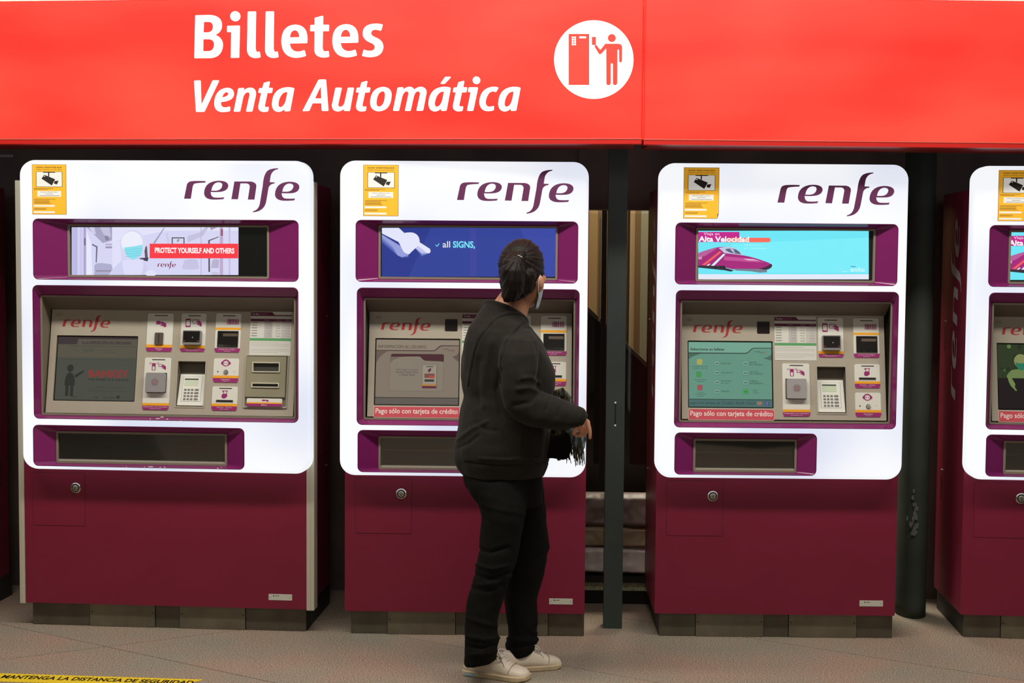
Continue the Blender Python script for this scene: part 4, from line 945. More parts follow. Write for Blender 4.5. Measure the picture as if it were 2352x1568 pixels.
s.rect(918, 1210, 970, 1246, (150, 110, 96), r=8).rect(1002, 1208, 1052, 1256, (72, 84, 124), r=8).text('?', 1018, 1214, 1036, 1250, (120, 130, 160))
s.done('touch_screen', roots[3], 'green touch screen headed Seleccione su billete')
# machine 2: beige user information
s = smap(touch(A2, SCR_A, 0, 0, 1, (124, 113, 99)), 378, 600, 1252, 1280)
s.poly(path('M378 600 L1252 600 L1252 655 L1080 655 Q1045 660 1020 690 Q1000 710 975 712 L378 712Z'), (136, 124, 108))
s.poly(path('M378 710 L970 710 Q1000 708 1018 686 Q1045 655 1080 654 L1252 656 L1252 664 L1082 664 Q1050 668 1026 694 Q1005 718 972 720 L378 720Z'), (74, 52, 52))
s.poly(path('M378 722 L500 722 Q420 760 378 850Z'), (100, 84, 76)).poly(path('M1252 720 L1252 830 Q1210 800 1180 775 Q1240 760 1252 720Z'), (98, 80, 74))
s.text('INFORMACION AL USUARIO', 396, 657, 905, 690, (62, 48, 46)).text('renfe', 1078, 688, 1140, 702, (84, 50, 56), shear=.3).poly(circ(1196, 710, 8), (150, 50, 56)).rect(1130, 706, 1186, 714, (104, 84, 76))
s.poly(rrect(524, 748, 1094, 1142, 26), (112, 98, 88)).poly(rrect(528, 752, 1090, 1138, 24), (128, 118, 104)).poly(path('M528 850 Q560 790 700 778 L528 778Z'), (110, 96, 88))
s.poly(path('M534 780 L534 765 Q540 750 555 750 L1080 750 Q1094 752 1094 770 L1094 830 L1050 825 L900 820 Q875 815 860 795 Q850 778 820 776Z'), (70, 34, 40))
for t_, x0, x1, y in (('SÓLO pago con tarjeta', 588, 830, 915), ('bancaria, Renfe Ticket', 592, 826, 942), ('o Puntos Renfe', 628, 788, 968)): s.text(t_, x0, y-10, x1, y+10, (72, 54, 66), bold=.01)
s.poly(rrect(866, 862, 1026, 1112, 12), (104, 94, 84)).poly(rrect(870, 865, 1018, 1108, 12), (146, 136, 120)).rect(908, 878, 986, 886, (60, 50, 48)).poly([(930, 912), (962, 895), (962, 920), (940, 945), (928, 930)], (84, 40, 54))
s.rect(892, 955, 1000, 1000, (110, 72, 66)).rect(940, 975, 1000, 1002, (168, 66, 60)).rect(894, 1016, 994, 1040, (54, 50, 46)).rect(868, 1068, 1018, 1086, (168, 118, 52)).rect(868, 1086, 1018, 1108, (86, 34, 60), r=6)
s.rect(378, 1206, 1252, 1214, (52, 44, 42)).rect(378, 1214, 1252, 1280, (94, 86, 80)); s.done('touch_screen', roots[2], 'beige touch screen headed INFORMACION AL USUARIO')
# machine 1: dim exhibition notice; the figure is a plain generic silhouette
s = smap(touch(B1, SCR_B, 0, 0, 1, (72, 74, 66)), 325, 570, 1150, 1240)
s.rect(325, 570, 1150, 600, (58, 46, 48)).rect(325, 590, 1150, 790, (84, 80, 68)).poly([(325, 570), (540, 570), (520, 650), (325, 650)], (60, 50, 52)).text('A LA EXPOSICIÓN EN CERCANÍAS', 572, 608, 1088, 646, (58, 44, 52), bold=.03)
s.text('Una mirada urbana llega a Madrid con entradas desde la estación de tren', 430, 662, 1138, 676, (60, 50, 46)).text('Príncipe', 490, 708, 548, 722, (70, 62, 54))
for t_, x0, x1, y, c in (('Horario de 10:00', 580, 700, 700, D_), ('hasta 20:00', 605, 695, 718, D_), ('Cercanías Madrid y Príncipe Pío', 735, 985, 706, (96, 62, 52)), ('tarifa reducida', 800, 920, 730, (70, 58, 50)), ('Abierto lunes a domingo', 560, 755, 764, (112, 88, 46)), ('Precio especial', 775, 925, 764, (112, 88, 46)), ('Consulte las condiciones del descuento en los puntos de venta de la estación', 360, 1100, 812, (58, 56, 50))): s.text(t_, x0, y-6, x1, y+6, c)
s.poly(circ(470, 905, 34, 20, 40), (46, 46, 42)).poly(path('M420 1090 Q415 960 470 950 Q530 960 525 1090Z'), (46, 46, 42)).rect(432, 1080, 464, 1200, (46, 46, 42)).rect(482, 1080, 514, 1200, (46, 46, 42)).poly([(520, 975), (610, 925), (618, 940), (528, 1010)], (46, 46, 42))
s.text('BANKSY', 665, 918, 1085, 1000, (124, 56, 52), bold=.05).text('THE STREET IS A CANVAS', 662, 1012, 1080, 1034, (46, 46, 42), bold=.02).text('20 Mar - 8 Sep 2020', 742, 1096, 1015, 1114, (54, 54, 50)).text('Círculo de Bellas Artes de Madrid y centro de exposiciones', 665, 1136, 1066, 1150, (52, 54, 50))
for x in (500, 730, 830, 900): s.rect(x, 1206, x+50, 1214, (54, 56, 50))
s.poly(circ(985, 1204, 18, 16), (48, 48, 44)); s.done('touch_screen', roots[1], 'dim grey touch screen with an exhibition notice headed BANKSY')
# machine 4: dark green picture with a masked figure
s = smap(touch(A4, SCR_A, 0, 0, 1, (26, 20, 20), .8), 690, 184, 1400, 728)
s.rect(690, 184, 1400, 472, (40, 52, 30))
rr_ = random.Random(5)
for k_ in range(70):
    x, y = rr_.uniform(700, 1390), rr_.uniform(190, 460); d = rr_.uniform(6, 20); s.poly(circ(min(x, 1380-d), min(max(y, 184+d), 470-d), d, 7), rr_.choice(((62, 92, 48), (84, 116, 62), (30, 42, 24), (50, 70, 38))))
s.poly(path('M770 470 Q740 455 800 405 Q840 390 905 395 L915 470Z'), (104, 122, 72)).poly(path('M765 460 Q770 500 795 540 L815 560 L835 580 L842 572 L825 545 L830 520 L795 470Z'), (104, 126, 72)).poly(circ(880, 325, 56, 26, 58), (128, 132, 82)).poly(path('M835 335 Q880 355 920 335 Q925 400 880 405 Q840 390 835 335Z'), (36, 112, 84))
s.poly(path('M690 470 L1400 470 L1400 728 L690 728Z'), (26, 20, 20)).poly(path('M765 455 Q770 500 795 540 L815 560 L835 580 L842 572 L825 545 L830 520 L795 460Z'), (104, 126, 72)).rect(925, 430, 1100, 452, (150, 40, 36)).poly(path('M915 400 Q960 420 990 470 L925 485Z'), (104, 126, 72))
for y in (520, 590, 655, 680): s.rect(1000, y, 1330, y+8, (40, 50, 40))
s.done('touch_screen', roots[4], 'dark touch screen with a pale masked figure before green leaves')
# machine 0 (outside the frame): blank displays
s = Screen(A0, 0, 0, 1); 
b = MB(); b.rect(i1[0]*.8, i1[1]+.02, i1[2]*.8, i1[3]-.02, scr((60, 80, 150)), -.0075); b.build('display', roots[0], A0.nic.M)
s = touch(A0, SCR_A, 0, 0, 1, (80, 84, 76)); s.done('touch_screen', roots[0])

# ---------------------------------------------------------------- between the machines
def px_col(x0, x1, y, yref=1000): return at(x0, yref, y).x, at(x1, yref, y).x
a, c = px_col(1391, 1434, 6.0)
o = empty('steel_post', 'dark green-grey square steel post between the second and third ticket machines', 'post', ((a+c)/2, 6.03, 0))
b = MB(); hw = (c-a)/2; b.box(-hw, 0.0, hw, 2.12, -.04, .035, GREENSTEEL, .003); b.build('post_body', o, Frame(I4, (0, 0, 0)).M)
b = MB(); 
z0, z1 = at(1413, 975, 6.0).z, at(1413, 925, 6.0).z
b.box(-.003, z0, .003, z1, .034, .0362, BLACK); b.build('lock_slot', o, Frame(I4, (0, 0, 0)).M)
for zz in (z0-.002, z1+.002):
    b = MB(); b.cyl(0, zz, .0042, .034, .038, mat('white_screw', (226, 226, 220), rough=.4)); b.build('screw', o, Frame(I4, (0, 0, 0)).M)
a, c = px_col(2078, 2146, 6.25)
o = MB(); hw = (c-a)/2
PIL = mat('scuffed_pillar_paint', (70, 76, 70), rough=.85, spec=.1, noise_amt=.15, nscale=5)
rg = [[Vector((hw*math.cos(t)*(1.0), 0.10*math.sin(t), z)) for t in [2*math.pi*k/32 for k in range(32)]] for z in (0.0, 0.05, 0.06, 2.3)]
o.ring3(rg, PIL); pil = o.build('round_column'); pil.location = ((a+c)/2, 6.34, 0); tag(pil, 'dark green-grey round column with a pale scuff between the third ticket machine and the rightmost one', 'column')
sc_ = MB()
rr_ = random.Random(11)
c0 = at(2098, 1185, 6.24)
for k_ in range(26):
    zz = rr_.gauss(0, .045); xx = rr_.gauss(0, .012); sc_.poly([(xx+.006*rr_.uniform(.4, 1.6)*math.cos(t), zz+.012*rr_.uniform(.4, 1.5)*math.sin(t)) for t in [2*math.pi*j/7 for j in range(7)]], mat('pale_scuff', (108, 112, 106), rough=.8), .0001*k_)
sc_.build('scuff_mark', pil, Matrix.Translation(Vector((c0.x-(a+c)/2, -0.1035, c0.z))) @ Frame(I4, (0, 0, 0)).M)

# dark service panels behind the machines, seen in the gaps
def panel(name, x0, x1, y, z0, z1, m, label, cat, grp=None):
    o = simple_box(name, x0, x1, y, y+.03, z0, z1, m); tag(o, label, cat, grp); return o
# room behind the gap: tan panelled wall, dark stair flank, wrapped bundles, stone sill
a, c = at(1350, 600, 7.4).x, at(1520, 600, 7.4).x
rb = MB(); struct(simple_box('wall_inner', -.6, 2.6, 7.75, 7.85, 0, 3.0, mat('tan_wall', (146, 122, 88), rough=.6, noise_amt=.1, nscale=2)))
wi = bpy.data.objects['wall_inner']
for (x0, x1, m_) in ((1352, 1372, (158, 132, 92)), (1372, 1384, (110, 92, 66)), (1446, 1457, (150, 128, 92)), (1457, 1471, (104, 84, 58)), (1471, 1487, (130, 130, 112)), (1497, 1512, (120, 98, 82))):
    A_, C_ = at(x0, 600, 7.74).x, at(x1, 600, 7.74).x; simple_box('wall_panel', A_, C_, 7.72, 7.749, 0, 2.6, mat('wall_strip_%d' % x0, m_, rough=.5), wi)
l_ = bpy.data.lights.new('back_room_light', 'AREA'); l_.size = .8; l_.energy = 90; l_.color = (1, .9, .74); lo = bpy.data.objects.new('back_room_light', l_); COL.objects.link(lo); lo.location = (.9, 7.45, 2.9)
o = empty('glass_door', 'glazed door with a pale vertical edge strip behind the steel post', 'door', (at(1380, 600, 6.9).x, 6.9, 0))
Fd = Frame(Matrix.Translation(o.location), (0, 0, 0))
def dpx(x0, y0, x1, y1): return Fd.rect(x0, y0, x1, y1)
r_ = dpx(1376, 500, 1379.5, 737); b = MB(); b.box(r_[0], r_[1], r_[2], r_[3], -.03, 0, mat('pale_edge', (206, 204, 164), rough=.3)); b.build('edge_strip', o, Fd.M)
r_ = dpx(1380, 480, 1391, 1118); b = MB(); b.box(r_[0], 0.0, r_[2], r_[3], -.04, .01, BLACK); b.build('door_stile', o, Fd.M)
r_ = dpx(1487, 480, 1496, 1118); b = MB(); b.box(r_[0], 0.0, r_[2], r_[3], -.04, .01, BLACK); b.build('door_stile', o, Fd.M)
r_ = dpx(1345, 490, 1510, 1118)
b = MB(); b.box(r_[0], 0.01, r_[2], r_[3], -.02, -.014, PANE); b.build('glass_pane', o, Fd.M)
# stair flank: black mass whose top edge slopes down to the right
Fs = Frame(I4, (0, 7.25, 0))
pts = [Fs.uv(*p) for p in ((1325, 692), (1515, 872))]; pts += [(pts[1][0], 0.0), (pts[0][0], 0.0)]
b = MB(); b.prism(pts, mat('black_flank', (16, 15, 15), rough=.5), -.12, 0); st = b.build('stair_flank', None, Fs.M); tag(st, 'black sloping stair flank behind the glass door', 'stair')
pts = [Fs.uv(*p) for p in ((1325, 680), (1515, 860), (1515, 872), (1325, 692))]
b = MB(); b.prism(pts, mat('grey_rail', (92, 94, 86), rough=.4, metal=.5), -.10, .01); b.build('handrail', st, Fs.M)
# wrapped bundles on a stone sill
FB = Frame(I4, (0, 6.42, 0))
def bundle(y0, y1, rgb, label, rough=.4, seed=1, d=.13):
    u0, v0, u1, v1 = FB.rect(1340, y0, 1515, y1); nz_ = 28; me = MB(); nu = 30; rings = []
    o = tag(bpy.data.objects.new('wrapped_bundle', None), label, 'bundle', 'wrapped bundles stacked behind the steel post'); 
    v = []; f = []
    for i in range(nz_+1):
        for j in range(nu+1):
            x = u0+(u1-u0)*j/nu; z = v0+(v1-v0)*i/nz_; e = min(i, nz_-i)/nz_
            dep = .02*noise.noise(Vector((x*9+seed, z*14, seed)))+.008*noise.noise(Vector((x*40, z*30, seed)))-.03*max(0, .12-e)/.12
            v.append((x, -dep, z))
    for i in range(nz_):
        for j in range(nu): a_ = i*(nu+1)+j; f.append((a_, a_+1, a_+nu+2, a_+nu+1))
    k0 = len(v); v += [(u0, d, v0), (u1, d, v0), (u1, d, v1-.01), (u0, d, v1-.01)]
    lt = [nz_*(nu+1)+j for j in range(nu+1)]; f.append(tuple(lt)+(k0+2, k0+3)); f.append(tuple(range(nu+1))[::-1]+(k0, k0+1)); f.append((k0+1, k0, k0+3, k0+2))
    f.append(tuple(i*(nu+1) for i in range(nz_, -1, -1))+(k0, k0+3)); f.append(tuple(i*(nu+1)+nu for i in range(nz_+1))+(k0+2, k0+1))
    me = bpy.data.meshes.new('wrapped_bundle'); me.from_pydata(v, [], f); me.materials.append(mat('wrap_%d' % rgb[0], rgb, rough=rough, spec=.6)); me.update()
    bpy.data.objects.remove(o)
    o = bpy.data.objects.new('wrapped_bundle', me); COL.objects.link(o); o.location = (0, 6.42, 0)
    for p_ in me.polygons: p_.use_smooth = True
    return tag(o, label, 'bundle', 'wrapped bundles stacked behind the steel post')
bundle(1135.5, 1211, (128, 117, 109), 'dull brown-grey wrapped bundle, topmost of the stack behind the steel post', .5, 1)
bundle(1211.5, 1258, (150, 138, 110), 'tan wrapped bundle in the middle of the stack behind the steel post', .45, 2)
bundle(1258.5, 1320, (214, 210, 206), 'bundle wrapped in pale shiny plastic, lowest of the stack behind the steel post', .15, 3)
r_ = FB.rect(1335, 1321, 1518, 1336); o = simple_box('black_beam', r_[0], r_[2], 6.405, 6.86, r_[1], r_[3], BLACK); tag(o, 'black beam under the wrapped bundles', 'beam')
r_ = FB.rect(1335, 1336.5, 1518, 1356)
ss = MB(); ss.box(r_[0], r_[1], r_[2], r_[3], -.3, .0, mat('speckled_stone', (170, 174, 140), rough=.6, noise_amt=.5, nscale=90)); ss.box(r_[0]+.01, -.003, r_[2]-.01, r_[1], -.28, -.015, BLACK)
o = ss.build('stone_sill', None, FB.M); tag(o, 'greenish speckled stone sill low down behind the steel post', 'sill')
a = at(0, 357, 6.61); c = at(28, 357, 6.61); b = MB(); b.box(a.x-.05, a.z-.006, c.x, a.z+.004, 0, .004, ink((206, 200, 190)), .001); b.rect(a.x-.04, a.z-.003, c.x-.004, a.z+.001, GREYINK, .0045)
o = b.build('label_strip', None, Frame(I4, (0, 6.619, 0)).M); tag(o, 'small pale label strip on the dark wall under the sign at far left', 'label')
# yellow floor strip
c0 = floor_pt(0, 1545.5); c1 = floor_pt(483, 1560.5); dr = (c1-c0).normalized(); Ln = (c1-c0).length
Mt = Matrix.Translation(c0) @ Matrix((dr, Vector((-dr.y, dr.x, 0)), Vector((0, 0, 1)))).transposed().to_4x4()
b = MB(); Wd = .10; T = [(-1.2, 0.0)]; nt_ = 130; T = []
for k_ in range(nt_): x = Ln-.02-k_*(Ln+1.2)/nt_; T += [(x, 0.0), (x-(Ln+1.2)/nt_/2, -.008)]
Bt = [(x, -Wd-(0.008 if y == 0 else 0)) for x, y in T][::-1]
b.prism(T+Bt+[(Ln-.10, -Wd)], mat('yellow_tape', (232, 200, 34), rough=.5), 0.0002, .0012)
b.text('MANTENGA LA DISTANCIA DE SEGURIDAD', floor_pt(8, 1553).x-c0.x, -.066, Ln-.05, -.024, BLACK, .0016, bold=.03, shear=.0)
o = b.build('floor_strip', None, Mt); tag(o, 'yellow floor tape reading MANTENGA LA DISTANCIA DE SEGURIDAD at bottom left', 'floor tape')
# ---------------------------------------------------------------- the person
def proj(P):
    d = Vector(P)-CAM; z = d.dot(FWD); return 1176+FPX*d.dot(RIGHT)/z, 784-FPX*d.dot(UP)/z
def PR_(xL, yL, xR, yR, y, b, ex=2.3, n=36, sh=1.0, lift=0.0):
    A = at(xL, yL, y); B = at(xR, yR, y); c = (A+B)/2; a = (B-A)/2*sh; b *= sh
    out = []
    for k in range(n):
        t = 2*math.pi*k/n; cs, sn = math.cos(t), math.sin(t)
        out.append(c+a*(abs(cs)**(2/ex)*(1 if cs > 0 else -1))+Vector((0, b, -lift))*(abs(sn)**(2/ex)*(1 if sn > 0 else -1)))
    return out
def voxel(mb, name, vox, smooth=4):
    me = mb.mesh(name); o = bpy.data.objects.new(name, me); COL.objects.link(o)
    r = o.modifiers.new('r', 'REMESH'); r.mode = 'VOXEL'; r.voxel_size = vox; r.use_smooth_shade = True
    s = o.modifiers.new('s', 'SMOOTH'); s.factor = .5; s.iterations = smooth
    bpy.context.view_layer.update()
    m2 = bpy.data.meshes.new_from_object(o.evaluated_get(bpy.context.evaluated_depsgraph_get()))
    bpy.data.objects.remove(o); bpy.data.meshes.remove(me); m2.name = name
    return m2
def finish(me, name, parent, m, disp=None, **kw):
    if disp:
        nr = [v.normal.copy() for v in me.vertices]
        for v, n in zip(me.vertices, nr): v.co = v.co+n*disp(v.co, n)
    me.materials.clear(); me.materials.append(m)
    for p in me.polygons: p.use_smooth = True
    me.update(); o = bpy.data.objects.new(name, me); COL.objects.link(o); o.parent = parent
    if parent is not None: me.transform(Matrix.Translation(-parent.location))
    for k, x in kw.items(): o[k] = x
    return o
def seg_d(p, a, b):
    dx, dy = b[0]-a[0], b[1]-a[1]; t = max(0, min(1, ((p[0]-a[0])*dx+(p[1]-a[1])*dy)/(dx*dx+dy*dy))); return math.hypot(p[0]-a[0]-t*dx, p[1]-a[1]-t*dy)
def pl_d(p, l): return min(seg_d(p, a, b) for a, b in zip(l, l[1:]))

PY = 5.28
person = empty('person', 'person in black sweatshirt and trousers seen from behind, looking at the second machine', 'person', (at(1160, 1500, PY).x, PY, 0))
SKIN = mat('skin', (196, 138, 108), rough=.55, noise_amt=.06, nscale=30)
SWEAT = mat('charcoal_fleece', (37, 34, 31), rough=.95, noise_amt=.12, nscale=60, bump=.22, bscale=420, spec=.15, sheen=.06)
TROUS = mat('black_cotton', (20, 20, 18), rough=.95, noise_amt=.15, nscale=50, bump=.35, bscale=380, spec=.12)
HAIRM = mat('dark_brown_hair', (25, 17, 14), rough=.5, noise_amt=.4, nscale=50, bump=.5, bscale=90, spec=.22, stretch=(3.0, 3.0, .5))
X0 = MB(); DM = SKIN
torso = [(1072, 1100, 1238, 1100, .155), (1060, 1088, 1249, 1091, .16), (1053, 1076, 1253, 1078, .165), (1046, 1061, 1257, 1063, .172), (1042, 1045, 1259, 1045, .178), (1043, 1020, 1262, 1020, .18), (1048, 990, 1266, 990, .178),
 (1054, 955, 1270, 955, .172), (1060, 930, 1272, 930, .166), (1067, 906, 1275, 906, .162), (1062, 885, 1278, 885, .163), (1059, 862, 1279, 862, .165), (1060, 840, 1273, 840, .168), (1063, 810, 1260, 810, .172),
 (1068, 780, 1246, 784, .172), (1077, 752, 1231, 766, .160), (1088, 732, 1221, 752, .135), (1100, 716, 1214, 745, .11), (1110, 703, 1212, 741, .085), (1114, 698, 1209, 737, .072)]
rarm = [(1158, 752, 1222, 757, 5.20, .045), (1150, 775, 1236, 780, 5.15, .065), (1147, 810, 1240, 812, 5.115, .068), (1148, 855, 1236, 850, 5.10, .066), (1151, 900, 1232, 885, 5.10, .064), (1160, 935, 1238, 900, 5.10, .062), (1182, 962, 1256, 903, 5.10, .06),
 (1222, 980, 1282, 912, 5.095, .056), (1265, 985, 1303, 921, 5.09, .052), (1300, 984, 1325, 931, 5.085, .046), (1322, 981, 1341, 938, 5.08, .040), (1336, 976, 1350, 953, 5.08, .030)]
larm = [at(1165, 775, 5.44), at(1190, 860, 5.47), at(1215, 925, 5.45), at(1255, 945, 5.38), at(1290, 962, 5.29)]
nearleg = [(1068, 1098, 1215, 1098, 5.24, .12), (1078, 1128, 1218, 1128, 5.23, .12), (1096, 1155, 1216, 1155, 5.22, .115), (1104, 1185, 1210, 1185, 5.21, .105), (1103, 1215, 1205, 1215, 5.21, .098), (1100, 1250, 1197, 1250, 5.21, .092), (1098, 1268, 1192, 1268, 5.205, .09), (1093, 1300, 1184, 1298, 5.20, .085),
 (1086, 1335, 1173, 1330, 5.20, .08), (1075, 1370, 1160, 1366, 5.20, .078), (1069, 1405, 1149, 1402, 5.20, .076), (1066, 1440, 1143, 1438, 5.20, .074), (1065, 1470, 1148, 1468, 5.20, .074), (1065, 1500, 1142, 1492, 5.20, .07), (1065, 1526, 1142, 1510, 5.205, .068)]
farleg = [(1110, 1098, 1247, 1098, 5.33, .12), (1130, 1128, 1249, 1128, 5.35, .115), (1150, 1155, 1251, 1155, 5.36, .11), (1160, 1190, 1255, 1190, 5.37, .10), (1163, 1225, 1259, 1225, 5.38, .095), (1163, 1258, 1262, 1258, 5.38, .092), (1162, 1272, 1254, 1272, 5.38, .088), (1160, 1292, 1253, 1292, 5.38, .085),
 (1158, 1320, 1248, 1320, 5.38, .08), (1157, 1350, 1240, 1350, 5.39, .078), (1158, 1378, 1233, 1376, 5.39, .074), (1163, 1410, 1235, 1408, 5.39, .072), (1167, 1440, 1234, 1438, 5.39, .07), (1167, 1462, 1231, 1460, 5.39, .07), (1160, 1480, 1234, 1474, 5.39, .07), (1164, 1510, 1226, 1494, 5.39, .064)]
# head
HC = at(1200, 630, 5.27); fa = math.radians(61)
Fd_ = Vector((math.cos(fa), math.sin(fa), 0)); Rt = Vector((math.sin(fa), -math.cos(fa), 0)); Uz = Vector((0, 0, 1))
HR = Matrix((Fd_, -Rt, Uz)).transposed()
def hd(f, r, z): return HC+Fd_*f+Rt*r+Uz*z
sk = MB()
sk.ball(hd(-.002, 0, .018), .092, .073, .100, DM, rot=HR); sk.ball(hd(.030, 0, -.050), .060, .056, .072, DM, rot=HR); sk.ball(hd(.052, 0, -.104), .028, .030, .020, DM, rot=HR)
sk.ball(hd(.075, 0, .045), .018, .048, .035, DM, rot=HR)
sk.tube([hd(.088, 0, .018), hd(.102, 0, -.005), hd(.108, 0, -.018)], [.008, .010, .011], DM); sk.ball(hd(.098, .011, -.020), .009, .008, .007, DM); sk.ball(hd(.098, -.011, -.020), .009, .008, .007, DM)
sk.tube([hd(.082, -.022, -.052), hd(.092, 0, -.049), hd(.082, .022, -.052)], [.004, .007, .004], DM); sk.tube([hd(.082, -.02, -.061), hd(.091, 0, -.062), hd(.082, .02, -.061)], [.004, .007, .004], DM)
for sg in (1, -1):
    er = HR @ Matrix.Rotation(sg*math.radians(-28), 3, 'Z')
    sk.ball(hd(-.004, sg*.077, -.034), .018, .008, .031, DM, rot=er); sk.ball(hd(-.010, sg*.086, -.026), .012, .006, .024, DM, rot=er); sk.ball(hd(.0, sg*.074, -.056), .008, .006, .010, DM)
    sk.ball(hd(.062, sg*.044, -.018), .022, .020, .020, DM, rot=HR)
sk.ring3([PR_(1160, 640, 1222, 640, 5.285, .05), PR_(1155, 665, 1221, 668, 5.285, .052), PR_(1138, 688, 1218, 692, 5.285, .056), PR_(1120, 703, 1214, 713, 5.285, .062), PR_(1118, 722, 1207, 738, 5.285, .07), PR_(1102, 760, 1206, 775, 5.285, .10)]+
         [PR_(l[0], l[1], l[2], l[3], PY, l[4], sh=.86) for l in torso[1:13][::-1]], DM)
sk.ring3([PR_(l[0], l[1], l[2], l[3], l[4], l[5], sh=.66) for l in rarm], DM)
sk.tube(larm, [.048, .044, .04, .034, .026], DM, 12)
sk.ring3([PR_(*l[:6], sh=.78) for l in nearleg], DM); sk.ring3([PR_(*l[:6], sh=.78) for l in farleg], DM)
# right hand: wrist leaves the cuff and bends down, index finger hanging, the rest curled under
def hp(x, y, dd): return at(x, y, 5.08+dd)
sk.tube([hp(1322, 962, .0), hp(1336, 966, .01)], [.024, .022], DM, 12)
sk.ball(hp(1338, 977, .02), .023, .030, .019, DM); sk.ball(hp(1336, 984, .02), .019, .026, .012, DM); sk.ball(hp(1345, 972, .02), .012, .026, .018, DM)
sk.tube([hp(1349, 968, .0), hp(1352, 980, -.004), hp(1355, 992, -.006), hp(1355, 1006, -.004)], [.010, .009, .008, .0066], DM, 12)      # index
sk.tube([hp(1349, 975, .022), hp(1348, 989, .02), hp(1340, 999, .016), hp(1330, 1000, .010)], [.0092, .0086, .0080, .0070], DM, 12)         # middle
sk.tube([hp(1346, 976, .043), hp(1344, 991, .04), hp(1333, 999, .038), hp(1321, 998, .034)], [.009, .0085, .008, .007], DM, 12)        # ring
sk.tube([hp(1342, 977, .062), hp(1338, 990, .06), hp(1328, 997, .056), hp(1318, 996, .052)], [.008, .0078, .0072, .0064], DM, 12)      # little
sk.tube([hp(1330, 976, -.010), hp(1323, 983, -.016), hp(1319, 990, -.012), hp(1318, 996, -.006)], [.011, .0095, .0085, .0072], DM, 12)       # thumb
# left hand around the cloth
lw = at(1290, 962, 5.29); LH = lambda x, y, d: at(x, y, 5.27+d)
sk.ball(LH(1303, 966, .01), .032, .018, .028, DM)
for i_, (dy_, L_) in enumerate(((-12, 1.0), (-3, 1.06), (6, 1.0), (14, .82))):
    sk.tube([LH(1312, 962+dy_, .015), LH(1322, 964+dy_, .02), LH(1328+2*L_, 966+dy_, .0), LH(1322, 968+dy_, -.022*L_)], [.0088, .0085, .008, .007], DM, 10)
sk.tube([LH(1298, 950, .0), LH(1308, 944, -.015), LH(1318, 946, -.025)], [.011, .0095, .008], DM, 10)
body_me = voxel(sk, 'body', .0042, 3); bodyo = finish(body_me, 'body', person, SKIN, label='bare neck, ears and hands')
pm = Matrix.Translation(-person.location)
for sg in (1, -1):
    e = MB(); e.ball(hd(.078, sg*.031, .004), .012, .012, .012, mat('eye_white', (226, 222, 214), rough=.2)); e.ball(hd(.0872, sg*.031, .004), .0045, .0045, .0045, mat('iris', (52, 34, 24), rough=.2)); e.build('eye', person, pm)
    e = MB(); e.tube([hd(.088, sg*.016, .022), hd(.088, sg*.032, .027), hd(.078, sg*.047, .022)], [.0025, .003, .002], HAIRM); e.build('eyebrow', person, pm)
# hair
hb = MB()
hb.ball(hd(-.006, 0, .026), .102, .081, .107, DM, 32, 20, rot=HR)
hb.ball(hd(-.045, .004, -.03), .058, .068, .062, DM, rot=HR)
hb.ring3([PR_(1175, 578, 1206, 578, 5.185, .02, 2), PR_(1156, 596, 1204, 598, 5.172, .042, 2), PR_(1149, 620, 1207, 622, 5.165, .052, 2), PR_(1150, 645, 1209, 645, 5.168, .055, 2), PR_(1153, 665, 1204, 668, 5.175, .052, 2), PR_(1152, 682, 1193, 684, 5.185, .042, 2), PR_(1157, 693, 1184, 693, 5.19, .026, 2)], DM)
hb.tube([hd(-.05, .055, .0), hd(-.052, .045, -.05), hd(-.06, .01, -.075)], [.03, .028, .024], DM, 12)
hair_me = voxel(hb, 'hair', .0035, 3)
bm_ = bmesh.new(); bm_.from_mesh(hair_me); kill = []
for v in bm_.verts:
    p = v.co-HC; f_, r_, z_ = p.dot(Fd_), p.dot(Rt), p.z
    if (f_ > .030 and z_ < .062+.25*(.09-f_) and abs(r_) < .2) and z_ < .075 or (f_ > -.012 and z_ < -.015-.4*f_ and f_ < .035): kill.append(v)
bmesh.ops.delete(bm_, geom=kill, context='VERTS'); bm_.to_mesh(hair_me); bm_.free(); hair_me.update()
CL = at(1192, 587, 5.17)
def hair_d(co, n):
    d = co-CL; ang = math.atan2(d.x, -d.z+.0001); rad = d.length
    w_ = math.sin(ang*64+5*noise.noise(co*14))*.0007 + noise.noise(Vector((ang*9, rad*5, 1.3)))*.004
    g_ = -.005*math.exp(-(rad/.014)**2)
    return w_*min(1, rad/.03)+g_
hairo = finish(hair_me, 'hair', person, HAIRM, hair_d, label='dark brown hair clipped up and hanging over the nape')
st_ = MB(); rr_ = random.Random(4)
for k_ in range(30):
    side = rr_.random()
    if side < .5: x, y = 1151+rr_.uniform(-1, 4), rr_.uniform(600, 690); dx = -rr_.uniform(3, 9); yy = 5.18
    elif side < .8: x, y = rr_.uniform(1160, 1215), rr_.uniform(680, 694); dx = rr_.uniform(-8, 6); yy = 5.2
    else: x, y = 1249, rr_.uniform(600, 640); dx = rr_.uniform(1, 7); yy = 5.24
    dy_ = rr_.uniform(3, 16); yy += rr_.uniform(-.02, .03)
    st_.tube([at(x+4 if dx < 0 else x-4, y-8, yy), at(x+dx*.5, y, yy), at(x+dx, y+dy_, yy)], [.0006, .0005, .0002], HAIRM, 4, dome=False)
st_.build('loose_strands', hairo, pm, kind='stuff')
c_ = MB(); c_.tube([at(1185, 588, 5.160), at(1191, 586, 5.152), at(1199, 591, 5.150)], [.0022, .0026, .0022], mat('hair_clip_metal', (150, 146, 140), rough=.25, metal=.8)); c_.build('hair_clip', hairo, pm)
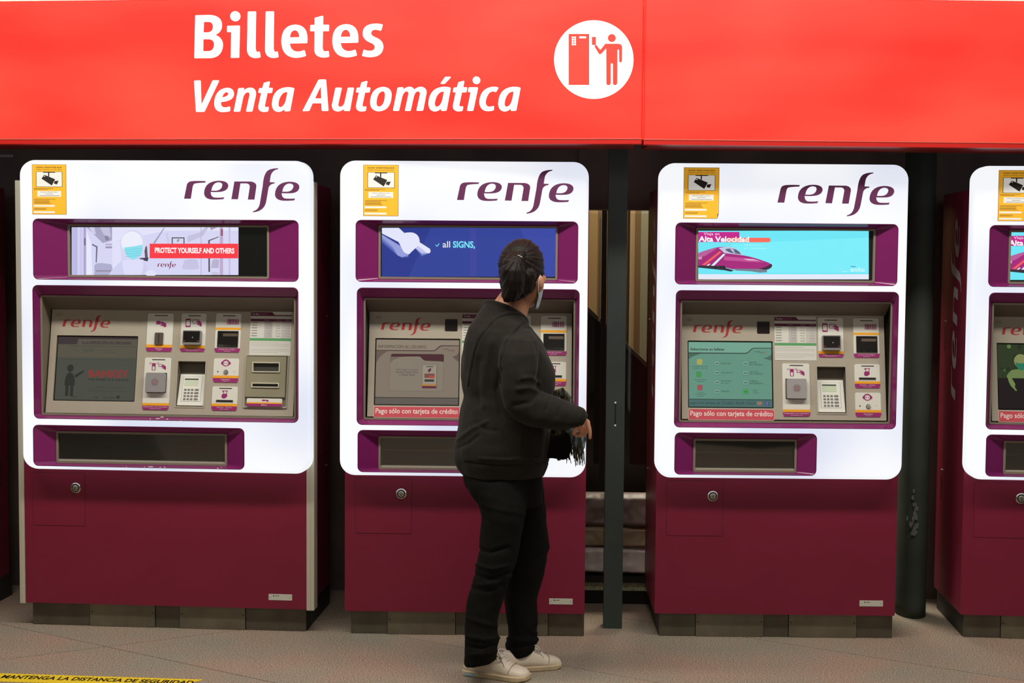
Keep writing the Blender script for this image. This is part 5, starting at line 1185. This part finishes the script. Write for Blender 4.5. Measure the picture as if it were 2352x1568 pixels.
# face mask
MK = mat('pale_blue_mask', (168, 192, 204), rough=.8)
mk = MB(); v = []; nu, nv = 18, 9
for i in range(nv+1):
    for j in range(nu+1):
        a_ = math.radians(-84+168*j/nu); t = i/nv; z = -.016-.112*t
        rf = .098-.012*abs(t-.35)-.02*max(0, t-.6)*2; rs = .074-.022*t
        v.append(hd(rf*math.cos(a_)+.004+.010*math.exp(-(a_/.35)**2)*(1-t), rs*math.sin(a_), z-.012*math.sin(abs(a_))*(1-t)*.6))
fs = [(i*(nu+1)+j, i*(nu+1)+j+1, (i+1)*(nu+1)+j+1, (i+1)*(nu+1)+j) for i in range(nv) for j in range(nu)]
mk.add(v, fs, MK, True); mo = mk.build('face_mask', person, pm); sm = mo.modifiers.new('t', 'SOLIDIFY'); sm.thickness = .002
for sg in (1, -1):
    e = MB(); e.tube([hd(.002, sg*.0745, -.008), hd(-.014, sg*.084, -.002), hd(-.024, sg*.083, -.022), hd(-.018, sg*.078, -.06), hd(.006, sg*.070, -.10)], .0016, mat('mask_loop', (206, 210, 206), rough=.8), 6); e.build('ear_loop', mo, pm)
# sweatshirt
sw = MB(); sw.ring3([PR_(l[0], l[1], l[2], l[3], PY, l[4], lift=max(0, (i_-14))*.0075) for i_, l in enumerate(torso[1:])], DM)
sw.ring3([PR_(*l[:6]) for l in rarm], DM)

sw.tube([larm[0]+Vector((0, -.03, .02))]+larm[1:], [.072, .066, .060, .052, .042], DM, 20)
sw_me = voxel(sw, 'sweatshirt', .0052, 5)
SEAMS = [[(1207, 727), (1190, 722), (1173, 722), (1155, 726), (1142, 732), (1119, 755), (1099, 783), (1089, 813), (1081, 851), (1076, 890)], [(1203, 741), (1180, 765), (1160, 790), (1152, 830), (1150, 880)]]
FOLDS = [([(1245, 905), (1215, 890), (1190, 893)], 5, .007), ([(1238, 878), (1218, 866), (1200, 868)], 4, .006), ([(1236, 905), (1215, 925), (1180, 930)], 6, -.005), ([(1150, 850), (1140, 900), (1150, 950)], 5, -.006), ([(1052, 1010), (1085, 985), (1118, 968)], 5, .007), ([(1095, 970), (1112, 985), (1140, 990)], 4, -.004),
         ([(1048, 1030), (1078, 1018), (1100, 1000)], 4, -.005), ([(1100, 1052), (1160, 1056), (1240, 1050)], 3, .004), ([(1070, 1061), (1140, 1068), (1200, 1066), (1255, 1061)], 2.2, -.006), ([(1200, 1066), (1225, 1062)], 3, .005), ([(1195, 780), (1185, 830), (1190, 870)], 9, .004), ([(1225, 780), (1240, 830), (1232, 870)], 5, -.004),
         ([(1130, 780), (1118, 830), (1110, 880), (1112, 930)], 8, .005), ([(1100, 830), (1095, 880), (1098, 930)], 6, -.004), ([(1290, 930), (1280, 955)], 4, -.003), ([(1262, 917), (1256, 940)], 4, -.004), ([(1330, 940), (1338, 960), (1332, 978)], 2.4, -.0025)]
def sw_d(co, n):
    p = proj(co); kz = min(1, max(0, (p[1]-715-(p[0]-1113)*.4)/30)); d = kz*(.003*noise.noise(co*22)+.008*noise.noise(Vector((co.x*9, co.y*9, co.z*5+3))))
    if n.y < .2:
        for s_ in SEAMS:
            q = pl_d(p, s_)
            if q < 9: d += -.006*math.exp(-(q/1.9)**2)+.0018*math.exp(-((q-4)/2.2)**2)
        for l, w_, a_ in FOLDS:
            q = pl_d(p, l)
            if q < w_*3: d += a_*math.exp(-(q/w_)**2)
    if p[1] > 1064: d += .0009*math.sin(math.atan2(co.y-PY, co.x)*260)*0 - .001
    return d
swo = finish(sw_me, 'sweatshirt', person, SWEAT, sw_d, label='black crewneck sweatshirt with raglan seams')
nk = PR_(1113, 700, 1211, 741, PY, .077, 2, n=48, lift=.026); cb = MB(); R8 = []
for i_, p_ in enumerate(nk):
    t_ = (nk[(i_+1) % 48]-nk[i_-1]).normalized(); a_ = Vector((0, 0, 1)); a_ = (a_-t_*a_.dot(t_)).normalized(); b_ = t_.cross(a_); R8.append([p_+a_*.0125*math.cos(2*math.pi*k/10)+b_*.0065*math.sin(2*math.pi*k/10) for k in range(10)])
cb.ring3(R8+[R8[0]], SWEAT, True, False); cb.build('collar', swo, Matrix.Translation(-person.location), label='ribbed crew collar')
# trousers
tr = MB(); tr.ring3([PR_(1064, 1072, 1244, 1074, PY, .15), PR_(1063, 1090, 1246, 1090, PY, .155), PR_(1067, 1108, 1247, 1108, PY, .155), PR_(1080, 1132, 1247, 1132, PY, .145), PR_(1100, 1158, 1246, 1158, PY, .12)], DM)
tr.ring3([PR_(*l[:6]) for l in nearleg], DM); tr.ring3([PR_(*l[:6]) for l in farleg], DM)
tr_me = voxel(tr, 'trousers', .006, 4)
TF = [([(1098, 1262), (1130, 1268), (1165, 1256)], 4, -.007), ([(1090, 1295), (1130, 1306), (1170, 1298)], 4, .006), ([(1088, 1318), (1125, 1330), (1172, 1316)], 3.5, -.006), ([(1100, 1342), (1140, 1340), (1176, 1322)], 4, .006), ([(1082, 1350), (1120, 1358), (1160, 1342)], 3.5, -.005), ([(1075, 1420), (1110, 1432), (1146, 1438)], 5, .004),
      ([(1072, 1460), (1110, 1468), (1148, 1464)], 4, .006), ([(1070, 1482), (1105, 1488), (1140, 1480)], 3.5, -.007), ([(1080, 1502), (1120, 1500), (1140, 1494)], 3.5, .005), ([(1215, 1160), (1200, 1230), (1178, 1290), (1150, 1340)], 4, -.006), ([(1165, 1465), (1200, 1472), (1232, 1468)], 4, .006), ([(1165, 1490), (1195, 1486), (1230, 1482)], 3.5, -.006),
      ([(1230, 1430), (1215, 1445), (1232, 1455)], 5, .005), ([(1105, 1160), (1150, 1172), (1210, 1180)], 5, .003)]
def tr_d(co, n):
    p = proj(co); d = .002*noise.noise(co*24)+.006*noise.noise(Vector((co.x*11, co.y*11, co.z*7)))
    if n.y < .3:
        for l, w_, a_ in TF:
            q = pl_d(p, l)
            if q < w_*3: d += a_*math.exp(-(q/w_)**2)
    return d
finish(tr_me, 'trousers', person, TROUS, tr_d, label='loose black trousers')
# shoes
LEATH = mat('cream_leather', (222, 208, 190), rough=.5, noise_amt=.05, nscale=30); SOLE = mat('worn_cream_sole', (206, 184, 150), rough=.7, noise_amt=.1, nscale=30); LACE = mat('white_lace', (226, 220, 214), rough=.9)
def shoe(h, t, L, lift_laces=0):
    d = (t-h).normalized(); sc_ = L/.262; M = pm @ Matrix.Translation((h+t)/2) @ Matrix((d, Vector((-d.y, d.x, 0)), Vector((0, 0, 1)))).transposed().to_4x4() @ Matrix.Scale(sc_, 4)
    prof = [(-.131, .040, .045), (-.128, .058, .072), (-.115, .070, .086), (-.085, .074, .088), (-.045, .078, .092), (-.01, .082, .094), (.02, .088, .080), (.05, .094, .064), (.075, .095, .053), (.10, .090, .047), (.118, .072, .041), (.128, .048, .034), (.1315, .02, .028)]
    up = MB(); rings = []
    for x, w_, h_ in prof:
        r = []
        for k in range(24):
            a = 2*math.pi*k/24; cs, sn = math.cos(a), math.sin(a)
            yy = w_/2*abs(cs)**.8*(1 if cs > 0 else -1)*(1-.28*max(0, sn)*(h_ > .07)); zz = .016+(h_-.016)*max(0, sn)**.75 if sn > 0 else .016
            r.append((x, yy, zz))
        rings.append(r)
    up.ring3(rings, LEATH)
    for x, dz in ((.062, .0), ):
        pts = [(x+.012*math.cos(a), .047*math.sin(a)*1.0, .018+.042*math.cos(a)**.7) for a in [math.radians(q) for q in range(-80, 81, 10)]]
        up.tube(pts, .0014, mat('toe_cap_stitching', (168, 150, 130), rough=.8), 5, dome=False)  # raised darker tan line of toe cap stitching
    u = up.build('shoe', person, M, label='cream leather lace-up shoe')
    so = MB(); def_ = []
    for zz, ex in ((0.0, .0), (.004, .003), (.018, .004), (.022, .001)):
        def_.append([(x*1.012+(.002 if x > 0 else -.002)*(ex > 0), s_*(w_/2+.002+ex), zz+(.004 if x > .1 and zz < .01 else 0)) for x, w_, h_ in prof for s_ in (1,)]+[(x*1.012, -(w_/2+.002+ex), zz+(.004 if x > .1 and zz < .01 else 0)) for x, w_, h_ in prof[::-1]])
    so.ring3([r[::-1] for r in def_], SOLE, False); so.build('sole', u, M)
    e = MB(); e.box(-.118, .004, -.072, .015, .0, .0012, ink((150, 176, 190)), .004); e.build('heel_patch', u, M @ Matrix.Translation((0, -.0435, 0)) @ Frame(I4, (0, 0, 0)).M)
    e = MB(); e.box(-.02, .045, .018, .058, 0, .001, ink((196, 204, 214)), .002); e.build('side_patch', u, M @ Matrix.Translation((0, -.041, 0)) @ Matrix.Rotation(-.25, 4, 'X') @ Frame(I4, (0, 0, 0)).M)
    for k in range(5):
        x = -.004+k*.015; z = .097-.0085*k
        e = MB(); s_ = 1 if k % 2 else -1
        e.tube([(x, -.024, z-.012), (x+.004*s_, -.010, z-.001), (x+.006*s_, .010, z-.001), (x+.004, .024, z-.012)], .0026, LACE, 6); e.build('lace', u, M)
    e = MB()
    for s_ in (1, -1):
        e.tube([(.0, 0, .096), (.008, s_*.018, .106), (.026, s_*.034, .098), (.034, s_*.030, .082), (.022, s_*.016, .088), (.004, 0, .097)], .0024, LACE, 6)
        e.tube([(.0, 0, .096), (.018, s_*.014, .090), (.040, s_*.030, .064), (.046, s_*.036, .054)], .0022, LACE, 6)
    e.build('lace_bow', u, M)
    t_ = MB(); t_.box(-.03, -.018, .03, .018, .0, .004, LEATH, .008); t_.build('tongue', u, M @ Matrix.Translation((.0, 0, .091)) @ Matrix.Rotation(.45, 4, 'Y'))
    s2 = MB(); s2.ring3([[(-.05+.028*math.cos(a)*q, .026*math.sin(a)*q, z) for a in [2*math.pi*k/20 for k in range(20)]] for z, q in ((.07, .8), (.10, .8), (.112, .75))], mat('white_sock', (214, 216, 222), rough=.9)); s2.build('sock', u, M)
h, t = floor_pt(1070, 1545), floor_pt(1212, 1562); shoe(h, t, .255)
h, t = floor_pt(1156, 1541), floor_pt(1281, 1530); shoe(h, t, .238)

# ---------------------------------------------------------------- shawl held in the hands
sh = empty('shawl', 'dark teal and brown fringed shawl held in the hands of the standing person', 'shawl', at(1300, 1000, 5.24)); sm_ = Matrix.Translation(-sh.location)
def plaid():
    m = mat('shawl_weave', (44, 54, 54), rough=.95, bump=.5, bscale=300, spec=.1); nt = m.node_tree; b_ = nt.nodes['Principled BSDF']
    n = nt.nodes.new('ShaderNodeTexNoise'); n.inputs['Scale'].default_value = 26; n.inputs['Detail'].default_value = 3; r = nt.nodes.new('ShaderNodeValToRGB'); e = r.color_ramp.elements
    tc = nt.nodes.new('ShaderNodeTexCoord'); mp = nt.nodes.new('ShaderNodeMapping'); mp.inputs['Scale'].default_value = (2.4, 1, .7); nt.links.new(tc.outputs['Object'], mp.inputs['Vector']); nt.links.new(mp.outputs['Vector'], n.inputs['Vector'])
    e[0].position = .36; e[0].color = (*lin((20, 22, 22)), 1); e[1].position = .66; e[1].color = (*lin((120, 146, 152)), 1); x = e.new(.5); x.color = (*lin((52, 62, 58)), 1); x = e.new(.44); x.color = (*lin((74, 60, 38)), 1)
    nt.links.new(n.outputs['Fac'], r.inputs['Fac']); nt.links.new(r.outputs['Color'], b_.inputs['Base Color']); return m
SHW = plaid()
c_ = MB()
c_.tube([at(1272, 940, 5.2), at(1272, 920, 5.2), at(1277, 902, 5.2), at(1290, 898, 5.2), at(1301, 912, 5.2), at(1308, 935, 5.21), at(1314, 965, 5.2), at(1318, 990, 5.18), at(1325, 1015, 5.17), at(1331, 1036, 5.17)], [.018, .016, .014, .014, .016, .024, .024, .024, .022, .014], SHW, 14)
c_.tube([at(1278, 906, 5.23), at(1292, 904, 5.25), at(1303, 925, 5.26), at(1308, 950, 5.25)], [.012, .016, .018, .018], SHW, 12)
c_.tube([at(1335, 985, 5.19), at(1339, 1003, 5.19), at(1338, 1028, 5.185)], [.010, .014, .010], SHW, 12)
c_.tube([at(1268, 992, 5.19), at(1284, 988, 5.18), at(1302, 978, 5.17)], [.012, .016, .018], SHW, 12)
m_ = voxel(c_, 'shawl_cloth', .004, 3)
def shd(co, n): return .004*noise.noise(Vector((co.x*60, co.y*30, co.z*12)))+.002*noise.noise(co*90)
finish(m_, 'folded_cloth', sh, SHW, shd)
c_ = MB(); BK = mat('black_shawl_lining', (17, 16, 15), rough=.95, spec=.1)
c_.ring3([PR_(1262, 978, 1312, 978, 5.235, .02), PR_(1260, 1000, 1316, 1000, 5.235, .024), PR_(1256, 1030, 1316, 1030, 5.235, .022), PR_(1256, 1050, 1308, 1052, 5.235, .016), PR_(1256, 1053, 1300, 1055, 5.235, .008)], BK)
m_ = voxel(c_, 'black_fold', .005, 2); finish(m_, 'black_fold', sh, BK, lambda co, n: .005*noise.noise(Vector((co.x*40, co.y*20, co.z*6))))
fr2 = MB(); rr_ = random.Random(9)
BR = mat('brown_fringe', (84, 70, 44), rough=.9)
for k_ in range(95):
    q = rr_.random()
    if q < .45: x, y, L_ = rr_.uniform(1317, 1341), rr_.uniform(1018, 1040), rr_.uniform(18, 38); m_ = rr_.choice((SHW, BR, BR))
    elif q < .8: x, y, L_ = rr_.uniform(1300, 1322), rr_.uniform(1010, 1045), rr_.uniform(10, 26); m_ = rr_.choice((BK, SHW))
    else: x, y, L_ = rr_.uniform(1278, 1305), rr_.uniform(1048, 1053), rr_.uniform(3, 8); m_ = BK
    if x > 1332 and L_ > 30 and rr_.random() < .5: L_ = 22
    yy = 5.18 if q < .45 else 5.26; yy += rr_.uniform(-.012, .012); dx = rr_.uniform(-4, 5)
    fr2.tube([at(x, y, yy), at(x+dx*.4, y+L_*.5, yy), at(x+dx, y+L_, yy)], [.0017, .0016, .0012], m_, 5, dome=False)
fr2.build('fringe', sh, sm_, kind='stuff')
